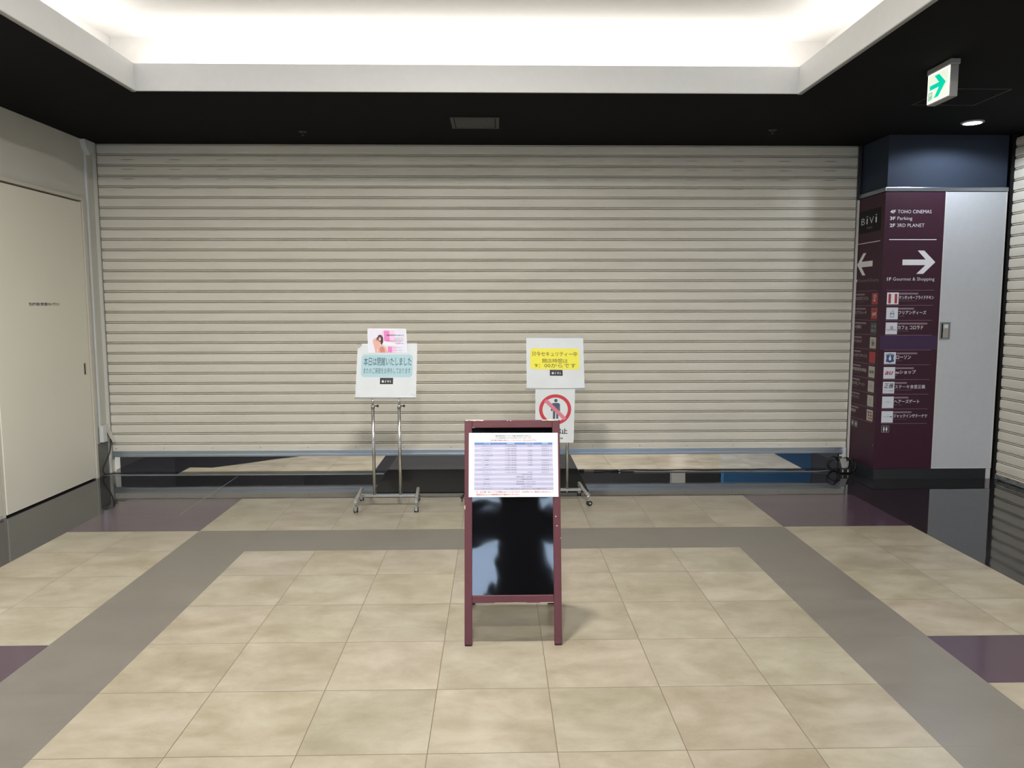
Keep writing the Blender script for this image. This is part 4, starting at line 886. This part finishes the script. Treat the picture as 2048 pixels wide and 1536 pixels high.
# small tripod hidden behind the A-frame, one foot showing on its left
tp = thing('tripod_stand', 'small black tripod mostly hidden behind the A-frame, one foot showing left', 'tripod', (-.05, 6.05, 0))
b = MB(); b.tube([(-.05, 6.05, .16), (-.05, 6.05, .58)], .008, 'black_plastic', 10); part(b, 'pole', tp)
for k, (dx, dy) in enumerate(((-.218, -.065), (.18, -.14), (.03, .24))):
    b = MB(); b.tube([(-.05, 6.05, .17), (-.05+dx*.5, 6.05+dy*.5, .155), (-.05+dx*.86, 6.05+dy*.86, .10), (-.05+dx*.97, 6.05+dy*.97, .035)], .005, 'black_plastic', 8); lg = part(b, 'leg', tp)
    b = MB(); b.lathe([(.004, 0), (.004, .024), (.012, .026), (.014, .031), (.009, .036), (.006, .05)], (-.05+dx, 6.05+dy, 0), (0, 0, 1), 'rubber', 12)
    b.tube([(-.05+dx-.018, 6.05+dy, .03), (-.05+dx+.034, 6.05+dy, .022)], .0028, 'rubber', 6); part(b, 'foot', lg)

# ================================================================== CABLES AT THE RIGHT
cc = thing('cable_coil', 'tangled black coil of cable at the foot of the plum pillar', 'cable coil', (3.26, 7.04, 0))
def loop(cx, cyy, cz, rx, rz, tilt, turns, ph=0, dr=.0):
    P = []
    n = int(26*turns)
    for k in range(n+1):
        a = ph+2*PI*k/26; q = 1+dr*math.sin(k*.7)
        P.append((cx+rx*q*math.cos(a)*math.cos(tilt), cyy+rx*q*math.cos(a)*math.sin(tilt)+.004*math.sin(3*a)+.001*k*.3, max(.006, cz+rz*q*math.sin(a))))
    return P
b = MB(); b.tube(loop(3.155, 7.03, .072, .058, .062, .25, 3.2, .3, .06), .0042, 'rubber', 7, cap=True); part(b, 'loop', cc)
b = MB(); b.tube(loop(3.20, 7.05, .055, .078, .045, -.2, 2.6, 1.2, .08), .0042, 'rubber', 7); part(b, 'loop', cc)
b = MB(); b.tube(loop(3.268, 7.01, .064, .062, .058, .5, 4.4, .8, .1), .0052, 'rubber', 7); part(b, 'loop', cc)
b = MB(); b.tube(loop(3.295, 6.975, .064, .052, .060, .1, 3.4, 2.2, .1), .0052, 'rubber', 7); part(b, 'loop', cc)
ad = thing('power_adapter', 'grey power adapter leaning in the cable coil at the pillar', 'power adapter', (3.22, 6.99, .03))
b = MB()
b.box(-.027, .027, -.012, .012, -.045, .045, 'sign_case', .005, fn=lambda p: Matrix.Rotation(math.radians(-9), 3, 'Y') @ (Matrix.Rotation(math.radians(-15), 3, 'X') @ p)+Vector((3.217, 6.955, .088))); part(b, 'housing', ad)
b = MB(); b.tube(smooth_path([(3.225, 6.965, .044), (3.235, 6.98, .03), (3.21, 7.0, .012), (3.17, 7.01, .006)]), .003, 'rubber', 7); part(b, 'lead', ad)
ps = thing('power_strip', 'black power plug block with white prongs lying in the cable coil', 'power strip', (3.2, 6.93, 0))
b = MB(); b.box(3.165, 3.272, 6.905, 6.945, .002, .048, 'black_plastic', .006); part(b, 'body', ps)
b = MB()
for x in (3.188, 3.236):
    for z in (.020, .033): b.box(x-.0055, x+.0055, 6.9035, 6.906, z-.0035, z+.0035, 'white_plastic')
part(b, 'socket', ps)
def lay(P, r, name, lab, mt='rubber'):
    b = MB(); b.tube(smooth_path(P, 5), r, mt, 7); o = b.build(name); tag(o, lab, 'cable', 'cables along the shutter gap'); return o
pts = []
x = 3.10; k = 0
while x > .80:
    pts.append((x, 7.075+.010*math.sin(k*1.3)+.006*math.sin(k*2.9), .006+.003*(1+math.sin(k*1.7)))); x -= .115; k += 1
lay(pts, .0048, 'extension_cable', 'black cable lying along the floor under the shutter gap')
lay([(3.10, 6.985, .012), (2.95, 6.99, .005), (2.75, 7.0, .005), (2.55, 7.0, .005), (2.35, 7.01, .005), (2.1, 7.012, .005), (1.6, 7.02, .005), (1.28, 7.02, .006)], .0035, 'extension_cable', 'thin grey cable running just in front of the metal floor strip', 'dull_chrome')
pg = thing('cable_plug', 'black plug lying where the floor cable crosses, right of the mat', 'plug', (1.13, 7.06, 0))
b = MB(); b.box(1.10, 1.145, 7.048, 7.066, .002, .018, 'black_plastic', .004); part(b, 'body', pg)
b = MB(); b.tube([(1.10, 7.055, .010), (1.08, 7.05, .014)], .004, 'rubber', 8); b.box(1.145, 1.158, 7.05, 7.053, .008, .013, 'chrome'); part(b, 'strain_relief', pg)
pg = thing('cable_plug', 'small black plug at the back right corner of the doormat', 'plug', (.80, 7.07, 0))
b = MB(); b.box(.775, .825, 7.06, 7.085, .001, .02, 'black_plastic', .005); part(b, 'body', pg)
